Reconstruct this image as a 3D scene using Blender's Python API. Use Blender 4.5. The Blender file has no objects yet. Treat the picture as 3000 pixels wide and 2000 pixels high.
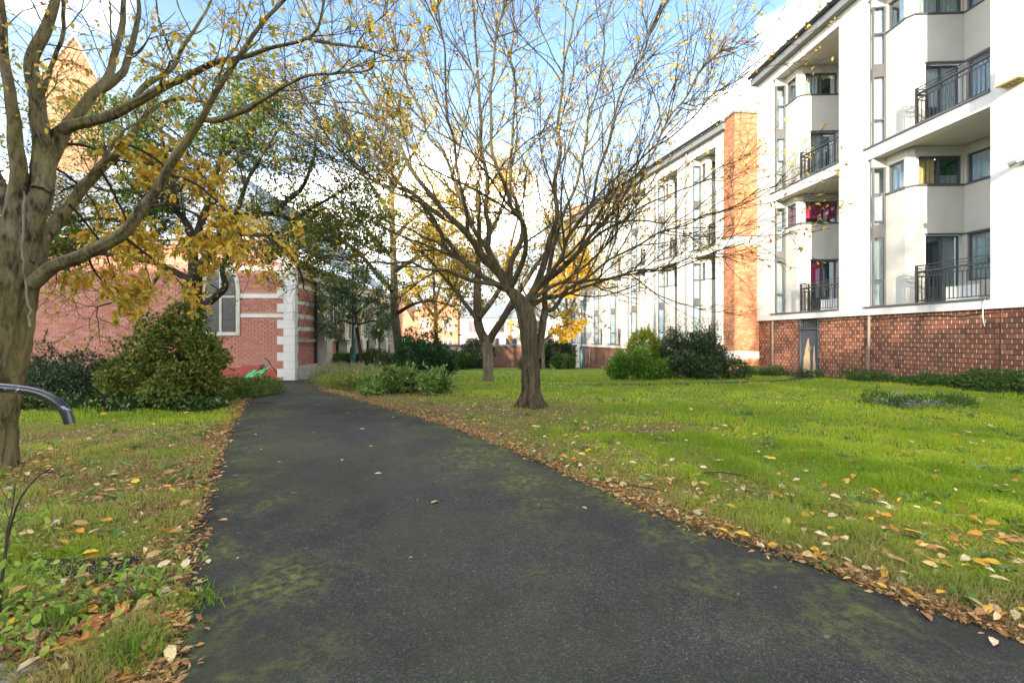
import bpy, math, random
import numpy as np
from mathutils import Vector, Matrix

# ------------------------------------------------------------------ camera, sky, sun, exposure
SC = bpy.context.scene
COL = SC.collection
FPX = 1333.0           # focal length in photo pixels (3000 wide)
HZ = 985.0             # horizon row
CAMZ = 1.4
cam_d = bpy.data.cameras.new('camera')
cam_d.sensor_width = 36.0
cam_d.lens = 36.0 * FPX / 3000.0
cam_d.shift_y = -15.0 / 3000.0
cam_d.clip_start = 0.05
cam_d.clip_end = 3000
cam = bpy.data.objects.new('camera', cam_d)
COL.objects.link(cam)
cam.location = (0, 0, CAMZ)
cam.rotation_euler = (math.radians(90), 0, 0)
SC.camera = cam

SUN_EL, SUN_AZ = 13.0, 194.0      # azimuth clockwise from +Y: behind the camera, a little left
SUN_STR, SKY_STR, EXPO = 2.3, 0.1, 2.35

world = bpy.data.worlds.new('World')
SC.world = world
world.use_nodes = True
wn, wl = world.node_tree.nodes, world.node_tree.links
wn.clear()
w_out = wn.new('ShaderNodeOutputWorld')
w_bg = wn.new('ShaderNodeBackground')
w_bg.inputs['Strength'].default_value = SKY_STR
sky = wn.new('ShaderNodeTexSky')
sky.sky_type = 'NISHITA'
sky.sun_disc = False
sky.sun_elevation = math.radians(SUN_EL)
sky.sun_rotation = math.radians(SUN_AZ)
sky.air_density = 1.0
sky.dust_density = 0.6
sky.ozone_density = 1.6
w_tc = wn.new('ShaderNodeTexCoord')
w_sep = wn.new('ShaderNodeSeparateXYZ')
wl.new(w_tc.outputs['Generated'], w_sep.inputs[0])
w_add = wn.new('ShaderNodeMath'); w_add.operation = 'ADD'; w_add.inputs[1].default_value = 0.22
w_abs = wn.new('ShaderNodeMath'); w_abs.operation = 'ABSOLUTE'
wl.new(w_sep.outputs['Z'], w_abs.inputs[0]); wl.new(w_abs.outputs[0], w_add.inputs[0])
w_dx = wn.new('ShaderNodeMath'); w_dx.operation = 'DIVIDE'
w_dy = wn.new('ShaderNodeMath'); w_dy.operation = 'DIVIDE'
wl.new(w_sep.outputs['X'], w_dx.inputs[0]); wl.new(w_add.outputs[0], w_dx.inputs[1])
wl.new(w_sep.outputs['Y'], w_dy.inputs[0]); wl.new(w_add.outputs[0], w_dy.inputs[1])
w_cmb = wn.new('ShaderNodeCombineXYZ')
wl.new(w_dx.outputs[0], w_cmb.inputs['X']); wl.new(w_dy.outputs[0], w_cmb.inputs['Y'])
w_map = wn.new('ShaderNodeMapping')
w_map.inputs['Location'].default_value = (6.95, 0.4, 0.0)
w_map.inputs['Scale'].default_value = (0.85, 1.0, 1.0)
wl.new(w_cmb.outputs[0], w_map.inputs['Vector'])
w_noi = wn.new('ShaderNodeTexNoise')
w_noi.inputs['Scale'].default_value = 1.05
w_noi.inputs['Detail'].default_value = 7
w_noi.inputs['Roughness'].default_value = 0.52
w_noi.inputs['Distortion'].default_value = 0.25
wl.new(w_map.outputs[0], w_noi.inputs['Vector'])
w_rmp = wn.new('ShaderNodeValToRGB')
w_rmp.color_ramp.elements[0].position = 0.515
w_rmp.color_ramp.elements[1].position = 0.90
wl.new(w_noi.outputs['Fac'], w_rmp.inputs['Fac'])
w_mix = wn.new('ShaderNodeMixRGB')
w_mix.inputs['Color2'].default_value = (52.0, 49.8, 46.5, 1)
w_hz = wn.new('ShaderNodeMapRange')
for k_, v_ in zip(('From Min', 'From Max', 'To Min', 'To Max'), (0.0, 0.52, 0.95, 0.0)): w_hz.inputs[k_].default_value = v_
wl.new(w_abs.outputs[0], w_hz.inputs['Value'])
w_hm = wn.new('ShaderNodeMixRGB'); w_hm.inputs['Color2'].default_value = (3.3, 3.45, 3.6, 1)
wl.new(w_hz.outputs[0], w_hm.inputs['Fac']); wl.new(sky.outputs[0], w_hm.inputs['Color1'])
wl.new(w_hm.outputs[0], w_mix.inputs['Color1'])
wl.new(w_rmp.outputs['Color'], w_mix.inputs['Fac'])
wl.new(w_mix.outputs[0], w_bg.inputs['Color'])
wl.new(w_bg.outputs[0], w_out.inputs['Surface'])

sun_d = bpy.data.lights.new('sun', 'SUN')
sun_d.energy = SUN_STR
sun_d.angle = math.radians(0.55)
sun_d.color = (1.0, 0.84, 0.62)
sun = bpy.data.objects.new('sun', sun_d)
COL.objects.link(sun)
_az, _el = math.radians(SUN_AZ), math.radians(SUN_EL)
to_sun = Vector((math.sin(_az) * math.cos(_el), math.cos(_az) * math.cos(_el), math.sin(_el)))
sun.rotation_euler = to_sun.to_track_quat('Z', 'Y').to_euler()
sun.location = to_sun * 60

SC.view_settings.view_transform = 'Standard'
SC.view_settings.look = 'None'
SC.view_settings.exposure = EXPO
SC.view_settings.gamma = 1.0
SC.view_settings.use_curve_mapping = False
SC.render.engine = 'CYCLES'
SC.cycles.use_denoising = True
SC.cycles.max_bounces = 6
SC.cycles.diffuse_bounces = 3
SC.cycles.glossy_bounces = 3
SC.cycles.transparent_max_bounces = 12
SC.cycles.sample_clamp_indirect = 6

R = np.random.default_rng(11)

# ------------------------------------------------------------------ terrain and photo-pixel helpers
def tz(x, y):
    y = np.asarray(y, float)
    q = np.clip((y - 13.0) / 1.2, -30, 30)
    s = np.log1p(np.exp(q)) * 1.2
    s = np.minimum(s, 29.0)
    return -0.05 * s + 0 * np.asarray(x, float)

def P(px, py, Y):
    """point seen at photo pixel (px,py) at depth Y"""
    return np.array([(px - 1500.0) * Y / FPX, Y, CAMZ - (py - HZ) * Y / FPX])

def G(px, py):
    """ground point seen at photo pixel"""
    k = (py - HZ) / FPX
    Y = CAMZ / k
    for _ in range(60):
        Y = 0.5 * Y + 0.5 * (CAMZ - float(tz(0, Y))) / k
    return np.array([(px - 1500.0) * Y / FPX, Y, float(tz(0, Y))])

# ------------------------------------------------------------------ mesh builder
class MB:
    def __init__(s):
        s.v, s.q, s.t, s.c, s.n, s.hasc = [], [], [], [], 0, False
    def add(s, v, q=None, t=None, c=None):
        v = np.asarray(v, float).reshape(-1, 3)
        if q is not None and len(q): s.q.append(np.asarray(q, np.int64).reshape(-1, 4) + s.n)
        if t is not None and len(t): s.t.append(np.asarray(t, np.int64).reshape(-1, 3) + s.n)
        s.v.append(v)
        cc = np.ones((len(v), 3)) if c is None else np.broadcast_to(np.asarray(c, float), (len(v), 3))
        if c is not None: s.hasc = True
        s.c.append(cc)
        s.n += len(v)
    BQ = [[0, 3, 2, 1], [4, 5, 6, 7], [0, 1, 5, 4], [1, 2, 6, 5], [2, 3, 7, 6], [3, 0, 4, 7]]
    def box(s, x0, x1, y0, y1, z0, z1, c=None):
        s.add([[x0, y0, z0], [x1, y0, z0], [x1, y1, z0], [x0, y1, z0], [x0, y0, z1], [x1, y0, z1], [x1, y1, z1], [x0, y1, z1]], s.BQ, c=c)
    def obox(s, p, t, n, s0, s1, d0, d1, z0, z1, c=None):
        """box along 2D direction t from p, d measured along n"""
        p, t, n = np.asarray(p, float), np.asarray(t, float), np.asarray(n, float)
        def f(a, d): return p[:2] + t * a + n * d
        cs = [f(s0, d0), f(s1, d0), f(s1, d1), f(s0, d1)]
        v = [[*q, z0] for q in cs] + [[*q, z1] for q in cs]
        s.add(v, s.BQ, c=c)
    def prism(s, poly, z0, z1, c=None):
        n = len(poly)
        v = [[x, y, z0] for x, y in poly] + [[x, y, z1] for x, y in poly]
        q = [[i, (i + 1) % n, n + (i + 1) % n, n + i] for i in range(n)]
        t = [[0, i + 1, i] for i in range(1, n - 1)] + [[n, n + i, n + i + 1] for i in range(1, n - 1)]
        s.add(v, q, t, c)
    def tubes(s, pts, rad, k=6, c=None, cap=False, rough=0.0, fl=7.0, seed=0.0):
        """pts (B,N,3) rad (B,N)"""
        pts = np.asarray(pts, float); rad = np.asarray(rad, float)
        if pts.ndim == 2: pts = pts[None]; rad = rad[None]
        B, N, _ = pts.shape
        if B == 0: return
        tan = np.gradient(pts, axis=1)
        tan /= np.linalg.norm(tan, axis=2, keepdims=True) + 1e-9
        mean = tan.mean(axis=1); 
        ref = np.zeros((B, 3)); ax = np.argmin(np.abs(mean), axis=1); ref[np.arange(B), ax] = 1
        ref = np.repeat(ref[:, None], N, 1)
        e1 = np.cross(tan, ref); e1 /= np.linalg.norm(e1, axis=2, keepdims=True) + 1e-9
        e2 = np.cross(tan, e1)
        a = np.arange(k) * 2 * math.pi / k
        rk_ = rad[:, :, None] * np.ones(k)
        if rough:
            sl = np.concatenate([np.zeros((B, 1)), np.cumsum(np.linalg.norm(np.diff(pts, axis=1), axis=2), 1)], 1)[:, :, None]
            ca, sa = np.cos(a)[None, None] * fl, np.sin(a)[None, None] * fl
            nz = vnoise(ca + sl * .9 + seed, sa + sl * .5 + seed * 2, 1.6) + .6 * vnoise(ca * 2.3 + sl * 3 + seed, sa * 2.3 - sl * 2.2, 1.3) + .35 * vnoise(ca * 5 + seed, sa * 5 + sl * 7, 1.1)
            rk_ = rk_ * (1 + rough * (nz - .95))
        v = pts[:, :, None] + rk_[..., None] * (np.cos(a)[None, None, :, None] * e1[:, :, None] + np.sin(a)[None, None, :, None] * e2[:, :, None])
        idx = np.arange(B * N * k).reshape(B, N, k)
        q = np.stack([idx[:, :-1], np.roll(idx, -1, 2)[:, :-1], np.roll(idx, -1, 2)[:, 1:], idx[:, 1:]], -1).reshape(-1, 4)
        cc = None
        if c is not None:
            c = np.asarray(c, float)
            cc = np.broadcast_to(c, (B * N * k, 3)) if c.ndim == 1 else np.repeat(c, N * k, 0)
        t = None
        if cap and B >= 1:
            t = []
            for b in range(B):
                for ring, rev in ((idx[b, 0], 1), (idx[b, -1], 0)):
                    for i in range(1, k - 1):
                        t.append([ring[0], ring[i + 1], ring[i]] if not rev else [ring[0], ring[i], ring[i + 1]])
        s.add(v, q, t, cc)
    def tube(s, pts, r, k=6, c=None, cap=True):
        pts = np.asarray(pts, float)
        rr = np.full(len(pts), r) if np.isscalar(r) else np.asarray(r, float)
        s.tubes(pts[None], rr[None], k, c, cap)
    def leaves(s, p, d, nrm, ln, wd, c, fold=0.15):
        """diamond leaves; p,d,nrm (B,3); ln,wd (B,); c (B,3)"""
        d = d / (np.linalg.norm(d, axis=1, keepdims=True) + 1e-9)
        sd = np.cross(d, nrm); sd /= np.linalg.norm(sd, axis=1, keepdims=True) + 1e-9
        nn = np.cross(sd, d)
        l, w = ln[:, None], wd[:, None]
        m = p + d * l * 0.45
        v = np.stack([p, m + sd * w * .5 + nn * w * fold, p + d * l - nn * l * .06, m - sd * w * .5 + nn * w * fold], 1)
        B = len(p); i = np.arange(B)[:, None] * 4
        t = np.concatenate([i + [0, 1, 2], i + [0, 2, 3]], 0)
        s.add(v.reshape(-1, 3), None, t, np.repeat(c, 4, 0))
    def leaves6(s, p, d, nrm, ln, wd, c, fold=0.15):
        """rounder leaves with six corners"""
        d = d / (np.linalg.norm(d, axis=1, keepdims=True) + 1e-9)
        sd = np.cross(d, nrm); sd /= np.linalg.norm(sd, axis=1, keepdims=True) + 1e-9
        nn = np.cross(sd, d)
        l, w = ln[:, None], wd[:, None]
        a, b = p + d * l * .28, p + d * l * .68
        cu = nn * l * fold
        v = np.stack([p, a + sd * w * .46 + cu * .5, b + sd * w * .4 + cu * .3, p + d * l - cu * .6, b - sd * w * .4 + cu * .3, a - sd * w * .46 + cu * .5], 1)
        B = len(p); i = np.arange(B)[:, None] * 6
        q = np.concatenate([i + [0, 1, 2, 3], i + [0, 3, 4, 5]], 0)
        s.add(v.reshape(-1, 3), q, None, np.repeat(c, 6, 0))
    def arrays(s):
        v = np.concatenate(s.v) if s.v else np.zeros((0, 3))
        q = np.concatenate(s.q) if s.q else np.zeros((0, 4), np.int64)
        t = np.concatenate(s.t) if s.t else np.zeros((0, 3), np.int64)
        return v, q, t
    def mesh(s, name, smooth=False):
        v, q, t = s.arrays()
        me = bpy.data.meshes.new(name)
        me.vertices.add(len(v)); me.vertices.foreach_set('co', v.astype(np.float32).ravel())
        nl = len(q) * 4 + len(t) * 3
        me.loops.add(nl)
        me.loops.foreach_set('vertex_index', np.concatenate([q.ravel(), t.ravel()]).astype(np.int32))
        npoly = len(q) + len(t)
        me.polygons.add(npoly)
        st = np.concatenate([np.arange(len(q)) * 4, len(q) * 4 + np.arange(len(t)) * 3]).astype(np.int32)
        me.polygons.foreach_set('loop_start', st)
        me.polygons.foreach_set('use_smooth', np.full(npoly, bool(smooth)))
        me.update(calc_edges=True)
        if s.hasc:
            c = np.concatenate(s.c)
            at = me.color_attributes.new('tint', 'FLOAT_COLOR', 'POINT')
            at.data.foreach_set('color', np.concatenate([c, np.ones((len(c), 1))], 1).astype(np.float32).ravel())
        return me

def link(name, me, mat=None, parent=None):
    o = bpy.data.objects.new(name, me)
    COL.objects.link(o)
    if mat is not None and me is not None and len(me.materials) == 0: me.materials.append(mat)
    if parent is not None: o.parent = parent
    return o

def part(name, mb, mat, parent, smooth=False, kind=None, label=None):
    o = link(name, mb.mesh(name, smooth), mat, parent)
    if kind: o['kind'] = kind
    if label: o['label'] = label
    return o

def tag(o, label, cat, group=None, kind=None):
    o['label'] = label; o['category'] = cat
    if group: o['group'] = group
    if kind: o['kind'] = kind
    return o

def thing(name, label, cat, loc=(0, 0, 0), rotz=0.0, group=None):
    o = bpy.data.objects.new(name, None)
    COL.objects.link(o)
    o.empty_display_size = 0.2
    o.location = loc; o.rotation_euler = (0, 0, rotz)
    return tag(o, label, cat, group)

def copy_tree(o, parent=None):
    c = o.copy(); COL.objects.link(c); c.parent = parent
    for ch in o.children:
        copy_tree(ch, c)
    return c

# ------------------------------------------------------------------ materials
def nt(name):
    m = bpy.data.materials.new(name); m.use_nodes = True
    n, l = m.node_tree.nodes, m.node_tree.links
    n.clear()
    out = n.new('ShaderNodeOutputMaterial')
    return m, n, l, out

def coord(n, kind='Object'):
    return n.new('ShaderNodeTexCoord').outputs[kind]

def noise(n, l, vec, scale, detail=4, rough=.55, dist=0):
    t = n.new('ShaderNodeTexNoise')
    t.inputs['Scale'].default_value = scale; t.inputs['Detail'].default_value = detail
    t.inputs['Roughness'].default_value = rough; t.inputs['Distortion'].default_value = dist
    l.new(vec, t.inputs['Vector'])
    return t.outputs['Fac']

def ramp(n, l, fac, stops):
    r = n.new('ShaderNodeValToRGB')
    e = r.color_ramp.elements
    while len(e) < len(stops): e.new(0.5)
    for i, (p, c) in enumerate(stops):
        e[i].position = p
        e[i].color = (*c, 1) if not np.isscalar(c) else (c, c, c, 1)
    l.new(fac, r.inputs['Fac'])
    return r.outputs['Color']

def mixc(n, l, fac, a, b, mode='MIX'):
    x = n.new('ShaderNodeMixRGB'); x.blend_type = mode
    if hasattr(fac, 'links'): l.new(fac, x.inputs['Fac'])
    else: x.inputs['Fac'].default_value = fac
    for s, k in ((a, 'Color1'), (b, 'Color2')):
        if hasattr(s, 'links'): l.new(s, x.inputs[k])
        else: x.inputs[k].default_value = (*s, 1)
    return x.outputs['Color']

def bump(n, l, h, strength, dist):
    b = n.new('ShaderNodeBump'); b.inputs['Strength'].default_value = strength; b.inputs['Distance'].default_value = dist
    l.new(h, b.inputs['Height'])
    return b.outputs['Normal']

def pbsdf(n, l, out, col, rough=.8, spec=.3, metal=0, normal=None):
    b = n.new('ShaderNodeBsdfPrincipled')
    if hasattr(col, 'links'): l.new(col, b.inputs['Base Color'])
    else: b.inputs['Base Color'].default_value = (*col, 1)
    if hasattr(rough, 'links'): l.new(rough, b.inputs['Roughness'])
    else: b.inputs['Roughness'].default_value = rough
    b.inputs['Specular IOR Level'].default_value = spec
    b.inputs['Metallic'].default_value = metal
    if normal is not None: l.new(normal, b.inputs['Normal'])
    if out is not None: l.new(b.outputs[0], out.inputs['Surface'])
    return b

def M(name, col, rough=.8, var=.15, scale=6.0, bmp=0.0, bscale=40.0, spec=.3, metal=0, stain=None):
    m, n, l, out = nt(name)
    vec = coord(n)
    col = np.array(col)
    f = noise(n, l, vec, scale, 6)
    c = ramp(n, l, f, [(.3, tuple(col * (1 - var))), (.7, tuple(np.minimum(col * (1 + var), .95)))])
    if stain is not None:
        sc, scol, amt = stain
        mp = n.new('ShaderNodeMapping'); mp.inputs['Scale'].default_value = sc
        l.new(vec, mp.inputs['Vector'])
        sf = noise(n, l, mp.outputs[0], 1.0, 7, .6, .4)
        sr = ramp(n, l, sf, [(.5, 0.0), (.75, amt)])
        c = mixc(n, l, sr, c, scol)
    nm = bump(n, l, noise(n, l, vec, bscale, 5), bmp, .02) if bmp else None
    pbsdf(n, l, out, c, rough, spec, metal, nm)
    return m

def M_tint(name, rough=.75, spec=.25, transl=0.0, bmp=0.0, bscale=60, var=.0, vscale=3.0, tcol=1.0):
    """colour from the mesh attribute tint"""
    m, n, l, out = nt(name)
    at = n.new('ShaderNodeAttribute'); at.attribute_name = 'tint'
    c = at.outputs['Color']
    vec = coord(n)
    if var:
        f = noise(n, l, vec, vscale, 6)
        c = mixc(n, l, 1.0, c, ramp(n, l, f, [(.3, 1 - var), (.7, 1 + var)]), 'MULTIPLY')
    nm = bump(n, l, noise(n, l, vec, bscale, 5), bmp, .02) if bmp else None
    if transl:
        b = pbsdf(n, l, None, c, rough, spec, 0, nm)
        t = n.new('ShaderNodeBsdfTranslucent'); l.new(c, t.inputs['Color'])
        mx = n.new('ShaderNodeMixShader'); mx.inputs[0].default_value = transl
        l.new(b.outputs[0], mx.inputs[1]); l.new(t.outputs[0], mx.inputs[2])
        l.new(mx.outputs[0], out.inputs['Surface'])
    else:
        pbsdf(n, l, out, c, rough, spec, 0, nm)
    return m

def M_brickobj(name, cols):
    """single bricks: colour picked per object"""
    m, n, l, out = nt(name)
    oi = n.new('ShaderNodeObjectInfo')
    k = len(cols)
    c = ramp(n, l, oi.outputs['Random'], [(i / max(1, k - 1), cc) for i, cc in enumerate(cols)])
    geo = n.new('ShaderNodeNewGeometry')
    f = noise(n, l, geo.outputs['Position'], 22, 5)
    c = mixc(n, l, 1.0, c, ramp(n, l, f, [(.3, .8), (.7, 1.18)]), 'MULTIPLY')
    pbsdf(n, l, out, c, .85, .2, 0, bump(n, l, noise(n, l, geo.outputs['Position'], 70, 4), .35, .01))
    return m

def M_glass(name):
    m, n, l, out = nt(name)
    tr = n.new('ShaderNodeBsdfTransparent'); tr.inputs[0].default_value = (.82, .88, .9, 1)
    gl = n.new('ShaderNodeBsdfGlossy'); gl.inputs['Roughness'].default_value = .02
    gl.inputs['Color'].default_value = (.9, .95, 1, 1)
    fr = n.new('ShaderNodeFresnel'); fr.inputs['IOR'].default_value = 1.9
    ge = n.new('ShaderNodeNewGeometry'); mr = n.new('ShaderNodeMapRange')
    mr.inputs['To Min'].default_value = 1.75; mr.inputs['To Max'].default_value = 1 / 1.75
    l.new(ge.outputs['Backfacing'], mr.inputs['Value']); l.new(mr.outputs[0], fr.inputs['IOR'])
    mx = n.new('ShaderNodeMixShader')
    l.new(fr.outputs[0], mx.inputs[0]); l.new(tr.outputs[0], mx.inputs[1]); l.new(gl.outputs[0], mx.inputs[2])
    l.new(mx.outputs[0], out.inputs['Surface'])
    return m

def M_bark(name, c0, c1, moss, mamt, zs=.25, scale=9.0, bmp=.6):
    m, n, l, out = nt(name)
    vec = coord(n)
    mp = n.new('ShaderNodeMapping'); mp.inputs['Scale'].default_value = (1, 1, zs)
    l.new(vec, mp.inputs['Vector'])
    f = noise(n, l, mp.outputs[0], scale, 8, .62, .6)
    f2 = noise(n, l, vec, 1.7, 5, .6, .3)
    f3 = noise(n, l, mp.outputs[0], scale * 3.2, 6, .65, .5)
    fm = mixc(n, l, .42, f, f3)
    c = ramp(n, l, fm, [(.41, c0), (.49, tuple(np.array(c0) * .45 + np.array(c1) * .55)), (.58, c1)])
    c = mixc(n, l, ramp(n, l, f2, [(.42, 0.0), (.66, mamt)]), c, moss)
    pbsdf(n, l, out, c, .88, .2, 0, bump(n, l, fm, bmp, .05))
    return m

def M_asphalt():
    m, n, l, out = nt('asphalt')
    vec = coord(n)
    v = n.new('ShaderNodeTexVoronoi'); v.inputs['Scale'].default_value = 130
    l.new(vec, v.inputs['Vector'])
    c = ramp(n, l, v.outputs['Color'], [(.0, (.014, .0138, .013)), (.55, (.031, .0305, .028)), (.86, (.066, .064, .06)), (1.0, (.14, .137, .127))])
    at = n.new('ShaderNodeAttribute'); at.attribute_name = 'tint'
    sep = n.new('ShaderNodeSeparateColor'); l.new(at.outputs['Color'], sep.inputs[0])
    big = noise(n, l, vec, .45, 7, .62, .6)
    c = mixc(n, l, 1.0, c, ramp(n, l, big, [(.28, .55), (.5, 1.0), (.72, 1.5)]), 'MULTIPLY')
    mid = noise(n, l, vec, 3.5, 6, .6, .4)
    c = mixc(n, l, 1.0, c, ramp(n, l, mid, [(.3, .78), (.7, 1.2)]), 'MULTIPLY')
    # damp dirt along the edges, moss film in broken patches
    c = mixc(n, l, ramp(n, l, sep.outputs[0], [(.25, 0.0), (.95, .55)]), c, (.030, .026, .018))
    ms = noise(n, l, vec, .62, 4, .55, .6)
    mf = noise(n, l, vec, 17, 7, .7)
    film = ramp(n, l, ms, [(.42, 0.0), (.66, .5)])
    c = mixc(n, l, film, c, (.058, .064, .026))
    fine = ramp(n, l, mf, [(.42, 0.0), (.62, .9)])
    em = mixc(n, l, 1.0, sep.outputs[0], ramp(n, l, noise(n, l, vec, 2.2, 5, .6, .5), [(.46, 0.0), (.66, 1.0)]), 'MULTIPLY')
    sp = mixc(n, l, 1.0, ramp(n, l, sep.outputs[1], [(.1, 0.0), (.8, 1.0)]), ramp(n, l, noise(n, l, vec, 5.0, 6, .65, .6), [(.38, .15), (.62, 1.0)]), 'MULTIPLY')
    tot = mixc(n, l, 1.0, mixc(n, l, 1.0, em, sp, 'ADD'), fine, 'MULTIPLY')
    c = mixc(n, l, tot, c, (.15, .175, .025))
    wv = n.new('ShaderNodeVectorMath'); wv.operation = 'ADD'
    wn_ = n.new('ShaderNodeTexNoise'); wn_.inputs['Scale'].default_value = 1.8; wn_.inputs['Detail'].default_value = 6; l.new(vec, wn_.inputs['Vector'])
    ws = n.new('ShaderNodeVectorMath'); ws.operation = 'SCALE'; ws.inputs['Scale'].default_value = .9; l.new(wn_.outputs['Color'], ws.inputs[0])
    l.new(vec, wv.inputs[0]); l.new(ws.outputs[0], wv.inputs[1])
    ck = n.new('ShaderNodeTexVoronoi'); ck.feature = 'DISTANCE_TO_EDGE'; ck.inputs['Scale'].default_value = .55; l.new(wv.outputs[0], ck.inputs['Vector'])
    cl = ramp(n, l, ck.outputs['Distance'], [(.0, 1.0), (.010, 0.0)])
    cm = mixc(n, l, 1.0, cl, ramp(n, l, noise(n, l, vec, .8, 3), [(.50, 0.0), (.60, .75)]), 'MULTIPLY')
    c = mixc(n, l, cm, c, (.012, .011, .010))
    gv = n.new('ShaderNodeTexVoronoi'); gv.inputs['Scale'].default_value = 46; l.new(vec, gv.inputs['Vector'])
    c = mixc(n, l, ramp(n, l, gv.outputs['Color'], [(.955, 0.0), (.97, .7)]), c, (.16, .155, .145))
    nm = bump(n, l, v.outputs['Distance'], .55, .006)
    pbsdf(n, l, out, c, .82, .28, 0, nm)
    return m

def M_ground():
    m, n, l, out = nt('soil_and_turf')
    vec = coord(n)
    at = n.new('ShaderNodeAttribute'); at.attribute_name = 'tint'
    f = noise(n, l, vec, 9, 7, .65)
    c = mixc(n, l, 1.0, at.outputs['Color'], ramp(n, l, f, [(.28, .5), (.72, 1.45)]), 'MULTIPLY')
    nm = bump(n, l, noise(n, l, vec, 30, 6), .9, .03)
    pbsdf(n, l, out, c, .95, .1, 0, nm)
    return m

def M_brickwall(name, c1, c2, mort, sx=1.0):
    """far brickwork, too far away to tell the bricks apart"""
    m, n, l, out = nt(name)
    vec = coord(n)
    sp = n.new('ShaderNodeSeparateXYZ'); l.new(vec, sp.inputs[0])
    cb = n.new('ShaderNodeCombineXYZ')
    ad = n.new('ShaderNodeMath'); l.new(sp.outputs['X'], ad.inputs[0]); l.new(sp.outputs['Y'], ad.inputs[1])
    l.new(ad.outputs[0], cb.inputs['X']); l.new(sp.outputs['Z'], cb.inputs['Y'])
    b = n.new('ShaderNodeTexBrick')
    b.inputs['Scale'].default_value = 1.0
    b.inputs['Brick Width'].default_value = .225 * sx; b.inputs['Row Height'].default_value = .075 * sx
    b.inputs['Mortar Size'].default_value = .008
    b.inputs['Color1'].default_value = (*c1, 1); b.inputs['Color2'].default_value = (*c2, 1); b.inputs['Mortar'].default_value = (*mort, 1)
    l.new(cb.outputs[0], b.inputs['Vector'])
    f = noise(n, l, vec, 1.2, 6)
    c = mixc(n, l, 1.0, b.outputs['Color'], ramp(n, l, f, [(.3, .75), (.7, 1.2)]), 'MULTIPLY')
    pbsdf(n, l, out, c, .88, .15, 0, bump(n, l, b.outputs['Fac'], -.4, .01))
    return m

MAT = {}
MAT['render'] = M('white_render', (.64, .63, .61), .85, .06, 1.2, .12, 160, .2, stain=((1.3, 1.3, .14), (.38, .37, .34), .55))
MAT['render2'] = M('shade_greyed_bay_render', (.52, .505, .47), .85, .05, 1.6, .12, 160, .2, stain=((1.2, 1.2, .2), (.40, .39, .37), .5))  # same render as the facade, greyed to put recess shade into the colour
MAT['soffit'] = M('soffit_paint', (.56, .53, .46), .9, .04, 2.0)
MAT['dgrey'] = M('dark_grey_aluminium', (.075, .08, .09), .45, .1, 5.0, spec=.5)
MAT['mgrey'] = M('mid_grey_metal', (.20, .21, .22), .5, .1, 4.0, spec=.4)
MAT['black'] = M('black_railing_paint', (.022, .023, .026), .35, .1, 9.0, spec=.5)
MAT['glass'] = M_glass('window_glass')
MAT['room'] = M('room_darkness', (.035, .036, .04), .9, .3, 1.5)  # flat dark colour painted for unlit interiors
MAT['cur_white'] = M('white_net_curtain', (.72, .76, .84), .9, .08, 9.0)
MAT['cur_pat'] = M('patterned_lace_curtain', (.62, .62, .60), .9, .35, 26.0)
MAT['cur_cream'] = M('cream_curtain', (.80, .55, .24), .9, .08, 3.0)
MAT['cur_pink'] = M('pink_roller_blind', (.72, .035, .16), .8, .05, 3.0)
MAT['cur_beige'] = M('beige_cloth', (.42, .38, .33), .9, .15, 8.0)
MAT['cur_green'] = M('dark_green_cloth', (.012, .075, .018), .9, .3, 5.0)
MAT['bk1'] = M_brickobj('brown_brick', [(.17, .073, .048), (.27, .11, .066), (.20, .085, .055), (.31, .13, .078), (.145, .066, .047)])
MAT['bk1s'] = M_tint('brown_brickwork', .85, .2, bmp=.35, bscale=70, var=.18, vscale=22)
MAT['bk2'] = M_brickobj('red_church_brick', [(.50, .22, .165), (.55, .26, .20), (.46, .20, .145), (.56, .28, .215), (.48, .21, .155)])
MAT['mort_w'] = M('pale_mortar', (.68, .60, .47), .9, .15, 20)
MAT['mort_d'] = M('dark_mortar', (.10, .075, .06), .95, .2, 20)
MAT['mort_o'] = M('sandy_mortar', (.50, .36, .24), .95, .12, 20)
MAT['mort_r'] = M('pink_mortar', (.56, .33, .26), .95, .12, 20)
MAT['stone'] = M('pale_limestone', (.60, .56, .47), .9, .14, 3.0, .3, 45, stain=((1.5, 1.5, .5), (.22, .20, .15), .75))
MAT['wstone'] = M('white_painted_stone', (.78, .76, .72), .9, .05, 3.0, .2, 45, stain=((2, 2, .6), (.5, .46, .38), .5))
MAT['slate'] = M('blue_grey_slate', (.20, .23, .27), .7, .2, 5.0, .3, 12)
MAT['lead'] = M('leaded_glass', (.05, .055, .06), .3, .5, 14.0, spec=.6)
MAT['asphalt'] = M_asphalt()
MAT['ground'] = M_ground()
MAT['leaf'] = M_tint('leaves', .6, .3, transl=.34)
MAT['gloss'] = M_tint('glossy_leaves', .28, .55, transl=.15)
MAT['grass'] = M_tint('grass_blades', .7, .2, transl=.45)
MAT['litter'] = M_tint('dead_leaves', .75, .25, transl=.12, var=.25, vscale=40)
MAT['bark_beech'] = M_bark('mossy_smooth_bark', (.020, .016, .010), (.20, .165, .095), (.17, .15, .04), .7, .3, 9, 1.0)
MAT['bark_mid'] = M_bark('furrowed_brown_bark', (.026, .020, .013), (.15, .115, .068), (.085, .075, .03), .5, .10, 20, 1.0)
MAT['bark_limb'] = M_bark('olive_brown_limb_bark', (.028, .022, .014), (.115, .09, .052), (.10, .09, .032), .6, .3, 12, .7)
MAT['bark_dark'] = M_bark('dark_bark', (.022, .018, .014), (.075, .060, .045), (.06, .055, .03), .3, .2, 14, .6)
MAT['bark_pale'] = M_bark('pale_bark', (.11, .085, .055), (.27, .22, .15), (.16, .14, .07), .4, .2, 12, .6)
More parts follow.
